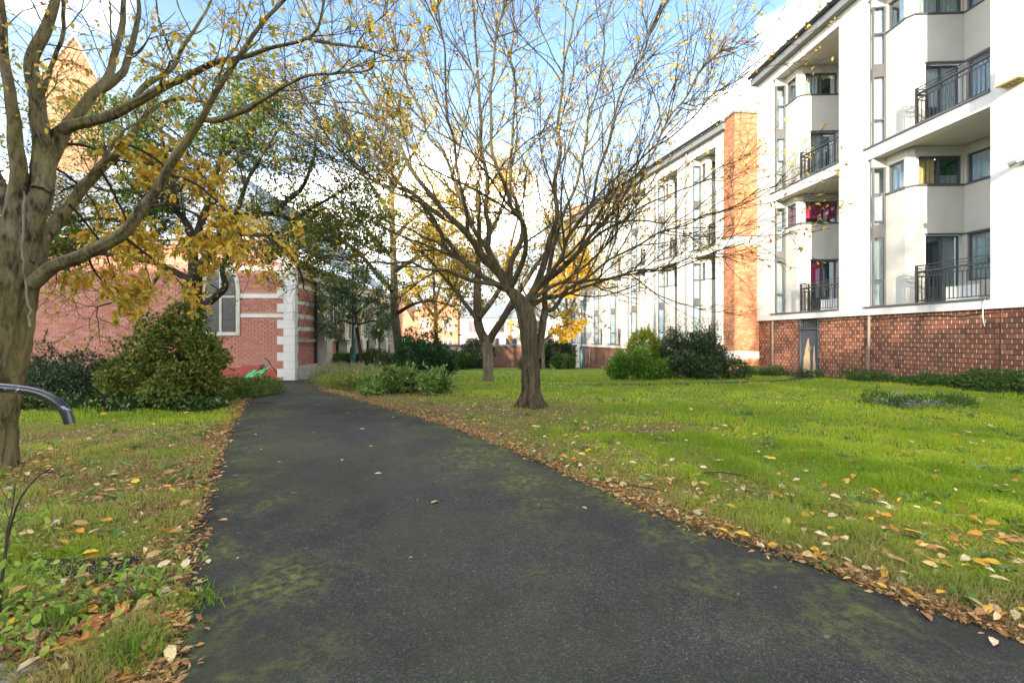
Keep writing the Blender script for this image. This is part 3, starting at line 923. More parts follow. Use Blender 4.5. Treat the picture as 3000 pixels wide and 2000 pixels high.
# in local x the far jamb is DA1: the picture's left side
wL = DA1 - fr
spl = [(-.33, -.10, -.52), (.0, -.11, -.52), (.25, -.14, -.52), (.5, -.15, -.50), (.62, -.20, -.50), (.85, -.24, -.49), (1.05, -.30, -.47), (1.25, -.37, -.44), (1.33, -.40, -.42)]
part('bare_patch', splint(wL, spl, 0, 0), MAT['wood'], dr)
spl = [(-.36, -.64, -.82), (0, -.65, -.82), (.3, -.68, -.81), (.45, -.67, -.78), (.6, -.70, -.77), (.9, -.71, -.76), (1.02, -.72, -.75)]
part('bare_patch', splint(wL, spl, 0, 0), MAT['wood'], dr)
mb = MB(); mb.box(DA0 + .44, DA0 + .48, -.12, -.085, .82, .98); mb.box(DA0 + .40, DA0 + .48, -.09, -.07, .88, .91); part('handle', mb, MAT['steel'], dr)
mb = MB()
for k in range(9):
    x = DA0 + fr + .05 + k * (DA1 - DA0 - 2 * fr - .1) / 8; mb.box(x - .012, x + .012, -.15, -.13, DZ[1] + .075, ZB - .01)
part('grille', mb, MAT['dgrey'], B1)
mb = MB(); mb.box(DA0 - .15, DA1 + .1, -.1, .35, -.62, -.35); part('door_step', mb, MAT['conc'], B1)
# downpipes on the basement
for a_ in (16.15 * KA, 21.25 * KA):
    mb = MB(); mb.tube([[a_, -.045, -.5], [a_, -.045, ZB - .03]], .045, 10)
    for z in (.1, 1.2, 2.0): mb.box(a_ - .06, a_ + .06, -.098, -.03, z, z + .04)
    part('downpipe', mb, MAT['pipe'], B1)
# cable slung under the band
ca = np.linspace(12.3, aend - .1, 60)
mb = MB(); mb.tube(np.stack([ca, np.full(60, -.078), ZB - .10 - .05 * np.abs(np.sin(ca * 1.3)) + .015 * np.sin(ca * 5.1)], 1), .011, 5)
part('cable', mb, MAT['black'], B1)
mb = MB(); zz = np.linspace(0, 1, 9)
mb.tube(np.stack([n0 + .1 + .06 * np.sin(zz * 3), .03 - .0 * zz, 2.42 - .75 * zz], 1), .01, 5); part('loose_wire', mb, MAT['white_p'], B1)
# air grille bricks
mb = MB()
for a_, z in ((14.9, 1.86), (13.1, 1.86), (15.1, .32)):
    for k in range(6): mb.box(a_ + k * .035, a_ + k * .035 + .02, -.097, -.088, z, z + .11)
part('air_vent', mb, MAT['mort_d'], B1)

# brick pilaster at the end of the block
mb = MB(); pa0, pa1, po_ = aend + .0, aend + .95, 1.17
PZ = 12.30
mb.box(pa0 + .012, pa1 - .012, -.3, po_ - .012, -1.2, PZ)
pil = part('brick_pilaster', mb, MAT['mort_o'], B1)
st = MB(); pal2 = np.array([(.46, .20, .105), (.50, .235, .13), (.42, .175, .095), (.53, .26, .15), (.44, .19, .11), (.38, .15, .09)])
for s0_, s1_, face in ((-.3, po_, 'near'), (pa0, pa1, 'out')):
    for a, b, c, d in bricks(rb, s0_, s1_, -1.1, PZ, .225, .075, .010):
        if (5.86 < d and c < 6.30) or (.28 < d and c < .68): continue
        j = rb.uniform(-.0015, .0015); cc = pal2[rb.integers(6)]
        if face == 'near': st.box(pa0 + j, pa0 + .0125, a, b, c, d, c=cc)
        else: st.box(a, b, po_ - .0125, po_ + j, c, d, c=cc)
MAT['bk3s'] = M_tint('orange_brickwork', .85, .2, bmp=.3, bscale=70, var=.16, vscale=14)
part('brick', st, MAT['bk3s'], pil, kind='stuff')
for z0_, z1_ in ((5.90, 6.28), (.32, .66)):
    mb = MB(); mb.box(pa0 - .03, pa1 + .03, -.3, po_ + .03, z0_, z1_); part('stone_band', mb, MAT['render'], pil)
mb = MB(); mb.box(pa0 - .06, pa1 + .06, -.4, po_ + .06, PZ, PZ + .14); part('coping', mb, MAT['mgrey'], pil)

# small things fixed to the facade
def on_b1(a, o, z):
    m = Matrix.Translation((14.2, 0, 0)) @ Matrix.Rotation(AB1, 4, 'Z')
    return m @ Vector((a, o, z))
fl = thing('wall_floodlight', 'small steel floodlight bracketed to the white wall', 'light', on_b1(11.62 * KA, 0, 5.85), AB1)
mb = MB(); mb.box(-.07, .07, .0, .05, -.06, .06); part('bracket', mb, MAT['steel'], fl)
mb = MB(); mb.tube([[0, .05, 0], [.05, .16, -.02]], .02, 8); part('arm', mb, MAT['steel'], fl)
mb = MB(); mb.tube([[-.1, .14, .03], [.0, .2, 0], [.13, .26, -.05]], np.array([.05, .085, .1]), 14); part('lamp_housing', mb, MAT['steel'], fl)
nb_ = thing('vent_box', 'white wall box with yellowed perforated underside beside the upper balcony', 'box', on_b1(11.75 * KA, 0, 7.95), AB1)
mb = MB(); mb.box(-.25, .25, 0, .32, .02, .62); part('casing', mb, MAT['white_p'], nb_)
mb = MB(); mb.box(-.27, .27, 0, .34, -.02, .018); pl_ = part('perforated_plate', mb, MAT['nest'], nb_)
mb = MB()
for k in range(4): mb.box(-.20 + k * .11, -.13 + k * .11, .1, .24, -.026, -.0215)
part('vent_hole', mb, MAT['black'], pl_)

# ------------------------------------------------------------------ farther wing
AB2 = math.atan2(1, -.2746); KB = math.hypot(1, .2746)
B2 = thing('apartment_building', 'lower wing of white piers and tall bays beyond the orange pilaster', 'building', (17.15, 0, 0), AB2)
ops = [(23.75, 25.7), (26.9, 29.0), (30.2, 32.2), (33.35, 35.2), (36.3, 38.0), (39.0, 40.5), (41.4, 42.7)]
ops = [(a * KB, b * KB) for a, b in ops]
bend = 43.5 * KB
y0, y1, yt, ye, yb = .75, 6.15, 11.30, 11.85, .52
mb = MB(); prev = 23.2 * KB
for a, b in ops:
    mb.box(prev, a, -.35, 0, yb, ye); prev = b
    mb.box(a, b, -.35, 0, yb, y0); mb.box(a, b, -.35, 0, 5.80, y1); mb.box(a, b, -.35, 0, yt, ye)
    mb.box(a - .3, a, -2.3, -.352, yb, ye); mb.box(b, b + .3, -2.3, -.352, yb, ye)
mb.box(prev, bend - .35, -.35, 0, yb, ye)
mb.box(40.55 * KB, 41.3 * KB, -.30, .02, -2.0, yb - .002)
part('wall', mb, MAT['render'], B2)
for a, b in ops:
    for z in (5.82, yt + .02): mb = MB(); mb.box(a - .05, b + .05, -2.3, -.352, z, z + .08); part('soffit', mb, MAT['soffit'], B2)
for i, (a, b) in enumerate(ops):
    c1_ = {'strip': [(0, 1, 0, 1, 'cur_white')], 'side': [(0, 1, 0, 1, 'cur_white')], 'upper': [(0, .5, 0, 1, 'cur_white')], 'door': [(0, .5, .2, 1, 'cur_beige' if i % 2 else 'cur_pat')]}
    c2_ = {'strip': [(0, 1, 0, 1, 'cur_white')], 'upper': [(0, 1, 0, 1, 'cur_white')], 'side': [(0, 1, 0, 1, 'cur_white')]}
    bay(B2, a, b, y0, 5.4, .62, c1_, detail=i < 2); bay(B2, a, b, y1, 5.5, .62, c2_, detail=i < 2)
mb = MB(); mb.box(23.2 * KB, bend - .36, -.36, -.10, -2.0, yb - .004); part('basement_wall', mb, MAT['bw_far'], B2)
mb = MB(); mb.box(bend - .345, bend, -.35, .01, -2.0, ye); mb.box(bend - .3, bend, -9, -.352, -2, ye + 2); part('end_wall', mb, MAT['bw_orange'], B2)
mb = MB(); mb.box(41.4 * KB, 42.6 * KB, -.098, -.06, -1.6, .4)
for k in range(6): mb.box(41.4 * KB + k * .21, 41.4 * KB + k * .21 + .03, -.06, -.045, -1.6, .4)
part('garage_door', mb, MAT['mgrey'], B2)
mb = MB(); mb.box(39.4 * KB, 40.2 * KB, -.098, -.06, -1.5, .4); part('door', mb, MAT['dgrey'], B2)
for a_ in (38.6 * KB, 32.9 * KB, 29.6 * KB):
    mb = MB(); mb.tube([[a_, -.05, -1.5], [a_, -.05, .45]], .05, 8); part('downpipe', mb, MAT['pipe'], B2)
for a_ in (29.05 * KB, 32.25 * KB, 26.0 * KB):
    mb = MB(); mb.tube([[a_, .07, .6], [a_, .07, ye]], .05, 8); part('downpipe', mb, MAT['mgrey'], B2)
mb = MB(); mb.box(23.0 * KB, bend + .1, -.5, .25, ye + .003, ye + .30); part('fascia', mb, MAT['mgrey'], B2)
mb = MB(); mb.tube([[x, .33, ye + .38] for x in (23.0 * KB, bend + .1)], .085, 10); part('gutter', mb, MAT['black'], B2)
mb = MB(); v = [[23.0 * KB, .38, ye + .44], [bend + .2, .38, ye + .44], [bend + .2, -9, ye + 3.2], [23.0 * KB, -9, ye + 3.2]]
v += [[x, y, z - .12] for x, y, z in v]
mb.add(v, MB.BQ); part('roof', mb, MAT['slate'], B2)

# ------------------------------------------------------------------ church
CH = thing('church', 'red brick church with pale stone quoins, buttresses and slate roof', 'church', (-7.72, 16.0, 0), math.atan(.0375))
rc = np.random.default_rng(8)
palr = np.array([(.50, .22, .165), (.55, .26, .20), (.46, .20, .145), (.56, .28, .215), (.48, .21, .155)])
FW, FT = 13.0, 4.75
bands = [(2.06, 2.18), (2.74, 2.88), (3.70, 3.86)]
mb = MB(); mb.box(-FW, -.02, .03, .4, -.8, FT); mb.box(-.4, -.02, .401, 14, -.8, 3.95)
part('wall', mb, MAT['mort_r'], CH)
win = (-3.0, -1.95, 1.55, 3.95)
fb = bricks(rc, -FW, -.30, -.62, FT, .225, .078, .009, [win])
fb = [b for b in fb if b[0] < win[1] or not any(b[3] > z0_ - .01 and b[2] < z1_ + .01 for z0_, z1_ in bands)]
score = sorted(range(len(fb)), key=lambda i: abs(fb[i][0] + 1.1) * 1.0 + max(0, fb[i][2] - 1.9) * 3)
single = set([i for i in score if abs(fb[i][1] - fb[i][0] - .216) < 1e-6 and fb[i][2] > -.25][:290])
cb = MB(); w_, h_ = .216, .069
bme_red = None
cb.add([[0, 0, 0], [w_, 0, 0], [w_, 0, h_], [0, 0, h_], [.003, -.02, .003], [w_ - .003, -.02, .003], [w_ - .003, -.02, h_ - .003], [.003, -.02, h_ - .003]],
       [[4, 5, 6, 7], [0, 1, 5, 4], [1, 2, 6, 5], [2, 3, 7, 6], [3, 0, 4, 7]])
bme = cb.mesh('brick'); bme.materials.append(MAT['bk2'])
bme_red = cb.mesh('brick'); bme_red.materials.append(M_brickobj('red_painted_brick', [(.46, .11, .075), (.50, .13, .09), (.42, .10, .07)]))
st = MB()
for i, (a, b, c, d) in enumerate(fb):
    j = rc.uniform(-.0015, .0015)
    if i in single:
        o = link('brick', bme_red if c < .28 + .1 * math.sin(a * 3) else bme, None, CH); o.location = (a, .029 + j, c)
    else:
        st.box(a, b, .009 + j, .029, c, d, c=palr[rc.integers(5)] * (1.0))
# side wall bays
for k in range(6):
    s0_ = .25 + k * 2.45; s1_ = s0_ + 1.75
    for a, b, c, d in bricks(rc, s0_, s1_, .36, 1.18 if k else 3.5, .225, .078, .009):
        if k == 0 and any(d > z0_ and c < z1_ for z0_, z1_ in ((1.18, 1.30), (1.6, 1.75), (2.06, 2.2), (2.56, 2.68), (3.15, 3.3))): continue
        st.box(-.021, .0 + rc.uniform(-.0015, .0015), a, b, c, d, c=palr[rc.integers(5)])
part('brick', st, M_tint('red_brickwork', .85, .2, bmp=.3, bscale=70, var=.16, vscale=9), CH, kind='stuff')
for z0_, z1_ in bands: mb = MB(); mb.box(win[1] + .16, -.30, -.012, .03, z0_, z1_); part('stone_band', mb, MAT['wstone'], CH)
for z0_, z1_ in ((1.6, 1.75), (2.06, 2.2), (2.56, 2.68), (3.15, 3.3)): mb = MB(); mb.box(-.02, .012, .262, 2.0, z0_, z1_); part('stone_band', mb, MAT['wstone'], CH)
# quoins, one stone at a time
z = -.6; k = 0
while z < FT - .05:
    h = .30 if k % 2 == 0 else .27
    mb = MB(); wq = .52 if k % 2 == 0 else .30
    mb.box(-wq, .09, -.025, .26 if k % 2 else .22, z, min(z + h - .008, FT)); part('quoin_stone', mb, MAT['wstone'], CH)
    z += h; k += 1
# lancet window in the front wall
def lancet(parent, cx, w, zb, zt, y, xn, mat_s):
    """pointed window; xn True when it lies in the front wall (x runs along), else along y"""
    n_ = 9; pts = [(-w / 2, zb), (w / 2, zb)]; zs = zt - w * .9
    pts += [(w / 2 * math.cos(a), zs + w * .9 * math.sin(a)) for a in np.linspace(0, math.pi, n_)]
    return pts
pts = lancet(None, 0, win[1] - win[0], win[2], win[3], 0, True, None)
cx = (win[0] + win[1]) / 2
mb = MB(); n_ = len(pts)
inn = np.array(pts); ctr = np.array([0, (win[2] + win[3]) / 2]); outp = ctr + (inn - ctr) * [1.28, 1.10]
v = [[cx + x, -.03, z] for x, z in outp] + [[cx + x, .0, z] for x, z in inn] + [[cx + x, .05, z] for x, z in outp]
mb.add(v, [[i, (i + 1) % n_, n_ + (i + 1) % n_, n_ + i] for i in range(n_)] + [[i, 2 * n_ + i, 2 * n_ + (i + 1) % n_, (i + 1) % n_] for i in range(n_)])
lw = part('lancet_window', mb, MAT['stone'], CH)
mb = MB(); v = [[cx + x, .012, z] for x, z in inn]
mb.add(v, None, [[0, i, i + 1] for i in range(1, n_ - 1)]); part('leaded_light', mb, MAT['lead'], lw)
mb = MB(); mb.box(cx - .04, cx + .04, -.012, .01, win[2], win[3] - .2); mb.box(cx - .5, cx + .5, -.008, .011, 2.75, 2.82); part('mullion', mb, MAT['stone'], lw)
# plinth, string course, cornice
for k in range(6):
    s0_ = .27 + k * 2.45
    mb = MB(); mb.box(.0, .14, s0_, s0_ + 1.72, -.9, .34); part('plinth', mb, MAT['stone'], CH)
for k in range(6):
    s0_ = .27 + k * 2.45
    mb = MB(); mb.box(.0, .08, s0_, s0_ + 1.72, 1.19, 1.29); part('string_course', mb, MAT['stone'], CH)
mb = MB(); mb.box(-.02, .16, .262, 14, 3.52, 3.95); mb.box(-.02, .26, .262, 14, 3.952, 4.05); part('cornice', mb, MAT['stone'], CH)
# buttresses
for k in range(1, 7):
    s0_ = .25 + k * 2.45 - .68
    mb = MB(); mb.box(0, .46, s0_, s0_ + .62, -1.3, 1.25); mb.box(0, .36, s0_ + .02, s0_ + .60, 1.252, 3.1)
    v = [[0, s0_ + .02, 3.102], [.36, s0_ + .02, 3.102], [.36, s0_ + .6, 3.102], [0, s0_ + .6, 3.102], [0, s0_ + .02, 3.5], [.04, s0_ + .02, 3.5], [.04, s0_ + .6, 3.5], [0, s0_ + .6, 3.5]]
    mb.add(v, MB.BQ); part('buttress', mb, MAT['stone'], CH)
    mb = MB(); mb.tube([[.06, s0_ - .07, -1.0], [.06, s0_ - .07, 3.6]], .05, 8); part('downpipe', mb, MAT['black'], CH)
for k in range(1, 6):
    s0_ = .25 + k * 2.45
    mb = MB(); mb.box(-.019, .02, s0_ + .1, s0_ + 1.62, 1.30, 3.4); lw = part('side_window', mb, MAT['lead'], CH)
    for s_ in (.06, .57, 1.08, 1.58): mb = MB(); mb.box(.0, .09, s0_ + s_, s0_ + s_ + .09, 1.30, 3.5); part('mullion', mb, MAT['stone'], lw)
    mb = MB(); mb.box(.0, .085, s0_ + .15, s0_ + 1.58, 2.9, 2.98); part('transom', mb, MAT['stone'], lw)
# hipped slate roof in courses
mb = MB(); v = [[-FW, -.12, FT + .10], [.25, -.12, FT - .3], [.25, 14, 4.05], [-FW, 14, FT + .1], [-4.2, 4.5, 8.6], [-4.2, 14, 8.6], [-FW, 4.5, 8.6]]
mb.add(v, [[0, 1, 4, 6], [1, 2, 5, 4]], None)
part('roof', mb, MAT['slate'], CH)
mb = MB(); mb.box(-FW, -.53, -.14, .42, FT + .002, FT + .12); part('coping', mb, MAT['wstone'], CH)

# sunlit brick tower
tw_c = P(222, 985, 24.0)
TW = thing('church_tower', 'sunlit orange brick gabled turret rising behind the leaning tree', 'tower', (tw_c[0], tw_c[1], -1.0), math.radians(40))
hw = 1.1; ez = CAMZ + (985 - 270) * 24 / FPX + 1.0; apx = CAMZ + (985 - 138) * 24 / FPX + 1.0
mb = MB(); mb.box(-hw, hw, -hw, hw, 0, ez)
v = [[-hw, -hw, ez], [hw, -hw, ez], [0, -hw, apx], [-hw, hw, ez], [hw, hw, ez], [0, hw, apx]]
mb.add(v, None, [[0, 1, 2], [4, 3, 5]]); part('wall', mb, MAT['bw_spire'], TW)
mb = MB(); v = [[-hw - .1, -hw + .1, ez - .1], [0, -hw + .1, apx + .05], [0, hw, apx + .05], [-hw - .1, hw, ez - .1], [hw + .1, -hw + .1, ez - .1], [hw + .1, hw, ez - .1]]
mb.add(v, [[0, 1, 2, 3], [1, 4, 5, 2]]); part('roof', mb, MAT['tile'], TW)
mb = MB()
for s_ in (-1, 1):
    a_ = np.array([s_ * (hw + .12), -hw - .06, ez - .05]); b_ = np.array([0, -hw - .06, apx + .18])
    v = [a_, b_, b_ + [0, .3, 0], a_ + [0, .3, 0], a_ + [0, 0, -.16], b_ + [0, 0, -.2], b_ + [0, .3, -.2], a_ + [0, .3, -.16]]
    mb.add(v, MB.BQ)
part('coping', mb, MAT['wstone'], TW)

# ------------------------------------------------------------------ boundary wall and street beyond
BW = thing('boundary_wall', 'dark brick boundary wall with flat coping behind the lawn', 'wall', (0, 40, -2.0))
mb = MB(); mb.box(-3.9, 5.6, 0, .3, 0, 2.5); part('wall', mb, MAT['bw_far'], BW)
mb = MB(); mb.box(-13.5, -3.9, -.04, .3, 0, 2.5); part('rendered_length', mb, MAT['plaster'], BW, label='pale plastered stretch of wall')
mb = MB(); mb.box(-13.6, 5.7, -.12, .4, 2.502, 2.66); part('coping', mb, MAT['dgrey'], BW)

def house(name, label, x, y, w, h, wallmat, roofmat, gable, wins, roof_h=2.4, dep=7.0, trim='white_p', chim=True):
    H = thing(name, label, 'house', (x, y, -2.0))
    mb = MB(); mb.box(-w / 2, w / 2, 0, dep, 0, h)
    if gable: mb.add([[-w / 2, 0, h], [w / 2, 0, h], [0, 0, h + roof_h], [-w / 2, dep, h], [w / 2, dep, h], [0, dep, h + roof_h]], None, [[0, 1, 2], [4, 3, 5]])
    part('wall', mb, MAT[wallmat], H)
    mb = MB()
    if gable:
        v = [[-w / 2 - .2, -.15, h - .15], [0, -.15, h + roof_h + .08], [0, dep, h + roof_h + .08], [-w / 2 - .2, dep, h - .15], [w / 2 + .2, -.15, h - .15], [w / 2 + .2, dep, h - .15]]
        mb.add(v, [[0, 1, 2, 3], [1, 4, 5, 2]])
    else:
        v = [[-w / 2, -.3, h], [w / 2, -.3, h], [w / 2, dep / 2, h + roof_h], [-w / 2, dep / 2, h + roof_h], [-w / 2, dep + .3, h], [w / 2, dep + .3, h]]
        mb.add(v, [[0, 1, 2, 3], [3, 2, 5, 4]])
        mb.add([[-w / 2, 0, h - .01], [-w / 2, dep, h - .01], [-w / 2, dep / 2, h + roof_h - .05], [w / 2, 0, h - .01], [w / 2, dep, h - .01], [w / 2, dep / 2, h + roof_h - .05]], None, [[0, 2, 1], [3, 4, 5]])
    rf = part('roof', mb, MAT[roofmat], H)
    if chim:
        mb = MB(); mb.box(w / 2 - .9, w / 2 - .2, dep / 2 - .3, dep / 2 + .3, h + roof_h - .9, h + roof_h + 1.0)
        mb.box(w / 2 - .7, w / 2 - .4, dep / 2 - .12, dep / 2 + .12, h + roof_h + 1.0, h + roof_h + 1.35); part('chimney', mb, MAT[wallmat], rf)
    for (wx, wz, ww, wh) in wins:
        mb = MB()
        mb.box(wx, wx + ww, -.06, -.002, wz, wz + .1); mb.box(wx, wx + ww, -.06, -.002, wz + wh - .1, wz + wh)
        mb.box(wx, wx + .09, -.058, -.002, wz + .1, wz + wh - .1); mb.box(wx + ww - .09, wx + ww, -.058, -.002, wz + .1, wz + wh - .1); mb.box(wx + ww / 2 - .04, wx + ww / 2 + .04, -.05, -.002, wz + .1, wz + wh - .1)
        wo = part('window', mb, MAT[trim], H)
        mb = MB(); mb.box(wx + .09, wx + ww - .09, -.02, -.004, wz + .1, wz + wh - .1); part('pane', mb, MAT['lead'], wo)
    return H
house('terraced_house', 'orange brick gabled house with white sash windows behind the boundary wall', -9.0, 54, 5.2, 6.2, 'bw_orange', 'tile', True, [(-1.9, 1.2, 1.2, 1.9), (.8, 1.2, 1.2, 1.9), (-1.9, 4.0, 1.2, 1.5), (.8, 4.0, 1.2, 1.5)])
house('terraced_house', 'white shop house with mauve window frames behind the boundary wall', -2.6, 54.2, 7.2, 5.6, 'shop', 'slate', False, [(-3.0, 1.3, 1.7, 1.9), (-.6, 1.3, 1.7, 1.9), (1.8, 1.3, 1.4, 1.9), (-2.6, 3.8, 1.1, 1.4), (.6, 3.8, 1.1, 1.4)], trim='mauve')
house('terraced_house', 'white house with mauve door surround beside the wing end', 4.8, 54.4, 7.2, 5.8, 'shop', 'slate', False, [(-3.0, 1.3, 1.2, 1.9), (-1.0, 1.3, 1.2, 1.9), (1.9, 1.3, 1.2, 1.9), (-2.4, 3.9, 1.1, 1.4), (1.2, 3.9, 1.1, 1.4)], trim='mauve')
house('terraced_house', 'tile hung house with steep pointed terracotta gable', -14.6, 56, 5.4, 4.8, 'bw_orange', 'tile', True, [(-1.9, 1.3, 1.2, 1.8), (.7, 1.3, 1.2, 1.8)], roof_h=4.6)
house('terraced_house', 'long white rendered house farther along the street', 13.0, 56, 8.5, 6.0, 'shop', 'slate', False, [(-3.4, 1.3, 1.2, 1.9), (-1.0, 1.3, 1.2, 1.9), (1.9, 1.3, 1.2, 1.9)], trim='mauve')

# unseen houses behind the photographer, sized to shade the ground; mirrored in the panes
def backhouse(label, x0, x1, y, h, rh):
    H = thing('terraced_house', label, 'house', ((x0 + x1) / 2, y, -.2), math.pi)
    w = x1 - x0
    mb = MB(); mb.box(-w / 2, w / 2, 0, 8, 0, h); part('wall', mb, MAT['bw_orange'], H)
    mb = MB(); v = [[-w / 2, -.3, h], [w / 2, -.3, h], [w / 2, 4, h + rh], [-w / 2, 4, h + rh], [-w / 2, 8.3, h], [w / 2, 8.3, h]]
    mb.add(v, [[0, 1, 2, 3], [3, 2, 5, 4]], [[0, 3, 4], [1, 5, 2]]); part('roof', mb, MAT['slate'], H)
    for i in range(int(w // 2.6)):
        for zf in np.arange(1.0, h - 1.6, 2.9):
            mb = MB(); xx = -w / 2 + .8 + i * 2.6; mb.box(xx, xx + 1.2, -.05, -.002, zf, zf + 1.6); f_ = part('window', mb, MAT['white_p'], H)
            mb = MB(); mb.box(xx + .08, xx + 1.12, -.06, -.052, zf + .08, zf + 1.52); part('pane', mb, MAT['lead'], f_)
backhouse('tall unseen orange brick terrace sized to shade the church front', -34, -12.5, -25, 12.2, 2.4)
backhouse('unseen orange brick terrace sized to shade the spreading tree', -12.3, -2.5, -25.5, 11.2, 2.2)
backhouse('lower unseen orange brick terrace sized to shade the basement wall', -2.3, 20, -26, 9.6, 2.6)

# ------------------------------------------------------------------ trees
def unit(v): return v / (np.linalg.norm(v, axis=-1, keepdims=True) + 1e-9)

class Tree:
    def __init__(s, seed):
        s.g = np.random.default_rng(seed); s.levels = []; s.pw = 1.0
    def limbs(s, items, N=18, wob=.012):
        """items: list of (pts (n,3), r0, r1)"""
        P_, R_ = [], []
        for pts, r0, r1 in items:
            p = catmull(pts, N)
            L = np.linalg.norm(np.diff(p, axis=0), axis=1).sum()
            w = s.g.normal(0, wob * L, (N, 3)); w[0] = 0
            w = np.stack([np.convolve(np.pad(w[:, i], 2, mode='edge'), [.1, .25, .3, .25, .1], 'valid') for i in range(3)], 1); w[0] = 0
            t = np.linspace(0, 1, N)
            P_.append(p + w); R_.append(r1 + (r0 - r1) * (1 - t) ** s.pw)
        s.levels.append((np.array(P_), np.array(R_)))
        return s
    def grow(s, n, t0=.25, t1=1.0, ang=(25, 55), ln=(.6, 1.2), N=8, up=.05, wob=.12, rk=.010, rmin=.0025, src=-1, taperlen=True, rmul=.7, side=None):
        P_, R_ = s.levels[src]
        B, M_, _ = P_.shape
        g = s.g
        Ls = np.linalg.norm(np.diff(P_, axis=1), axis=2).sum(1)
        w = Ls / Ls.sum()
        i = g.choice(B, n, p=w); t = t0 + (t1 - t0) * g.random(n) ** .8
        f = t * (M_ - 1); k = np.minimum(f.astype(int), M_ - 2); fr = (f - k)[:, None]
        base = P_[i, k] * (1 - fr) + P_[i, k + 1] * fr
        tan = unit(P_[i, k + 1] - P_[i, k])
        rb_ = R_[i, k]
        perp = unit(np.cross(tan, g.normal(0, 1, (n, 3))))
        a = np.radians(g.uniform(ang[0], ang[1], n))[:, None]
        d = unit(np.cos(a) * tan + np.sin(a) * perp + np.array([0, 0, up * 3]))
        L = g.uniform(ln[0], ln[1], n) * (1 - .45 * t if taperlen else 1)
        pts = np.zeros((n, N, 3)); pts[:, 0] = base
        for j in range(1, N):
            d = unit(d + g.normal(0, wob, (n, 3)) + np.array([0, 0, up]))
            pts[:, j] = pts[:, j - 1] + d * (L / (N - 1))[:, None]
        tt = np.linspace(0, 1, N)
        r0 = np.minimum(rb_ * rmul, np.maximum(rk * L, rmin * 1.3))[:, None]
        rad = r0 * (1 - tt) + rmin * tt
        s.levels.append((pts, rad))
        return s
    def bark(s, mb, sides):
        for (p, r), k in zip(s.levels, sides):
            if k: mb.tubes(p, r, k)
    def spots(s, lev, n, t0=.2, t1=1.0):
        P_, R_ = s.levels[lev]
        B, M_, _ = P_.shape
        i = s.g.integers(0, B, n); f = (t0 + (t1 - t0) * s.g.random(n)) * (M_ - 1)
        k = np.minimum(f.astype(int), M_ - 2); fr = (f - k)[:, None]
        return P_[i, k] * (1 - fr) + P_[i, k + 1] * fr, unit(P_[i, k + 1] - P_[i, k])
    def leaves(s, mb, lev, n, ln, wr, pal, droop=.5, keep=None, six=False, t0=.2, spread=.02):
        p, tan = s.spots(lev, n, t0)
        if keep is not None:
            m = keep(p, s.g); p, tan = p[m], tan[m]
        n = len(p); g = s.g
        d = unit(.4 * tan + g.normal(0, .55, (n, 3)) + np.array([0, 0, -droop]))
        nr = unit(g.normal(0, .6, (n, 3)) + np.array([0, -.3, .7]))
        L = g.uniform(ln[0], ln[1], n)
        pal = np.asarray(pal); c = pal[g.integers(0, len(pal), n)] * g.uniform(.8, 1.2, (n, 1))
        p = p + g.normal(0, spread, (n, 3))
        (mb.leaves6 if six else mb.leaves)(p, d, nr, L, L * wr, c)

def tree_thing(name, label, base, group=None):
    return thing(name, label, 'tree', tuple(base), 0, group)
def put(T, name, mb, mat, smooth=True, kind=None):
    """world-space mesh under the tree's empty"""
    base = np.array(T.location)
    for i in range(len(mb.v)): mb.v[i] = mb.v[i] - base
    return part(name, mb, mat, T, smooth, kind)

YEL = [(.70, .45, .05), (.62, .38, .04), (.76, .54, .09), (.56, .29, .03), (.70, .52, .12)]
YGR = [(.38, .36, .04), (.48, .38, .05), (.25, .29, .035), (.55, .40, .05), (.16, .22, .03)]
GRN = [(.045, .095, .02), (.06, .12, .022), (.035, .075, .018), (.085, .14, .025)]
GRN2 = [(.10, .17, .03), (.07, .13, .025), (.14, .20, .035), (.05, .10, .02)]

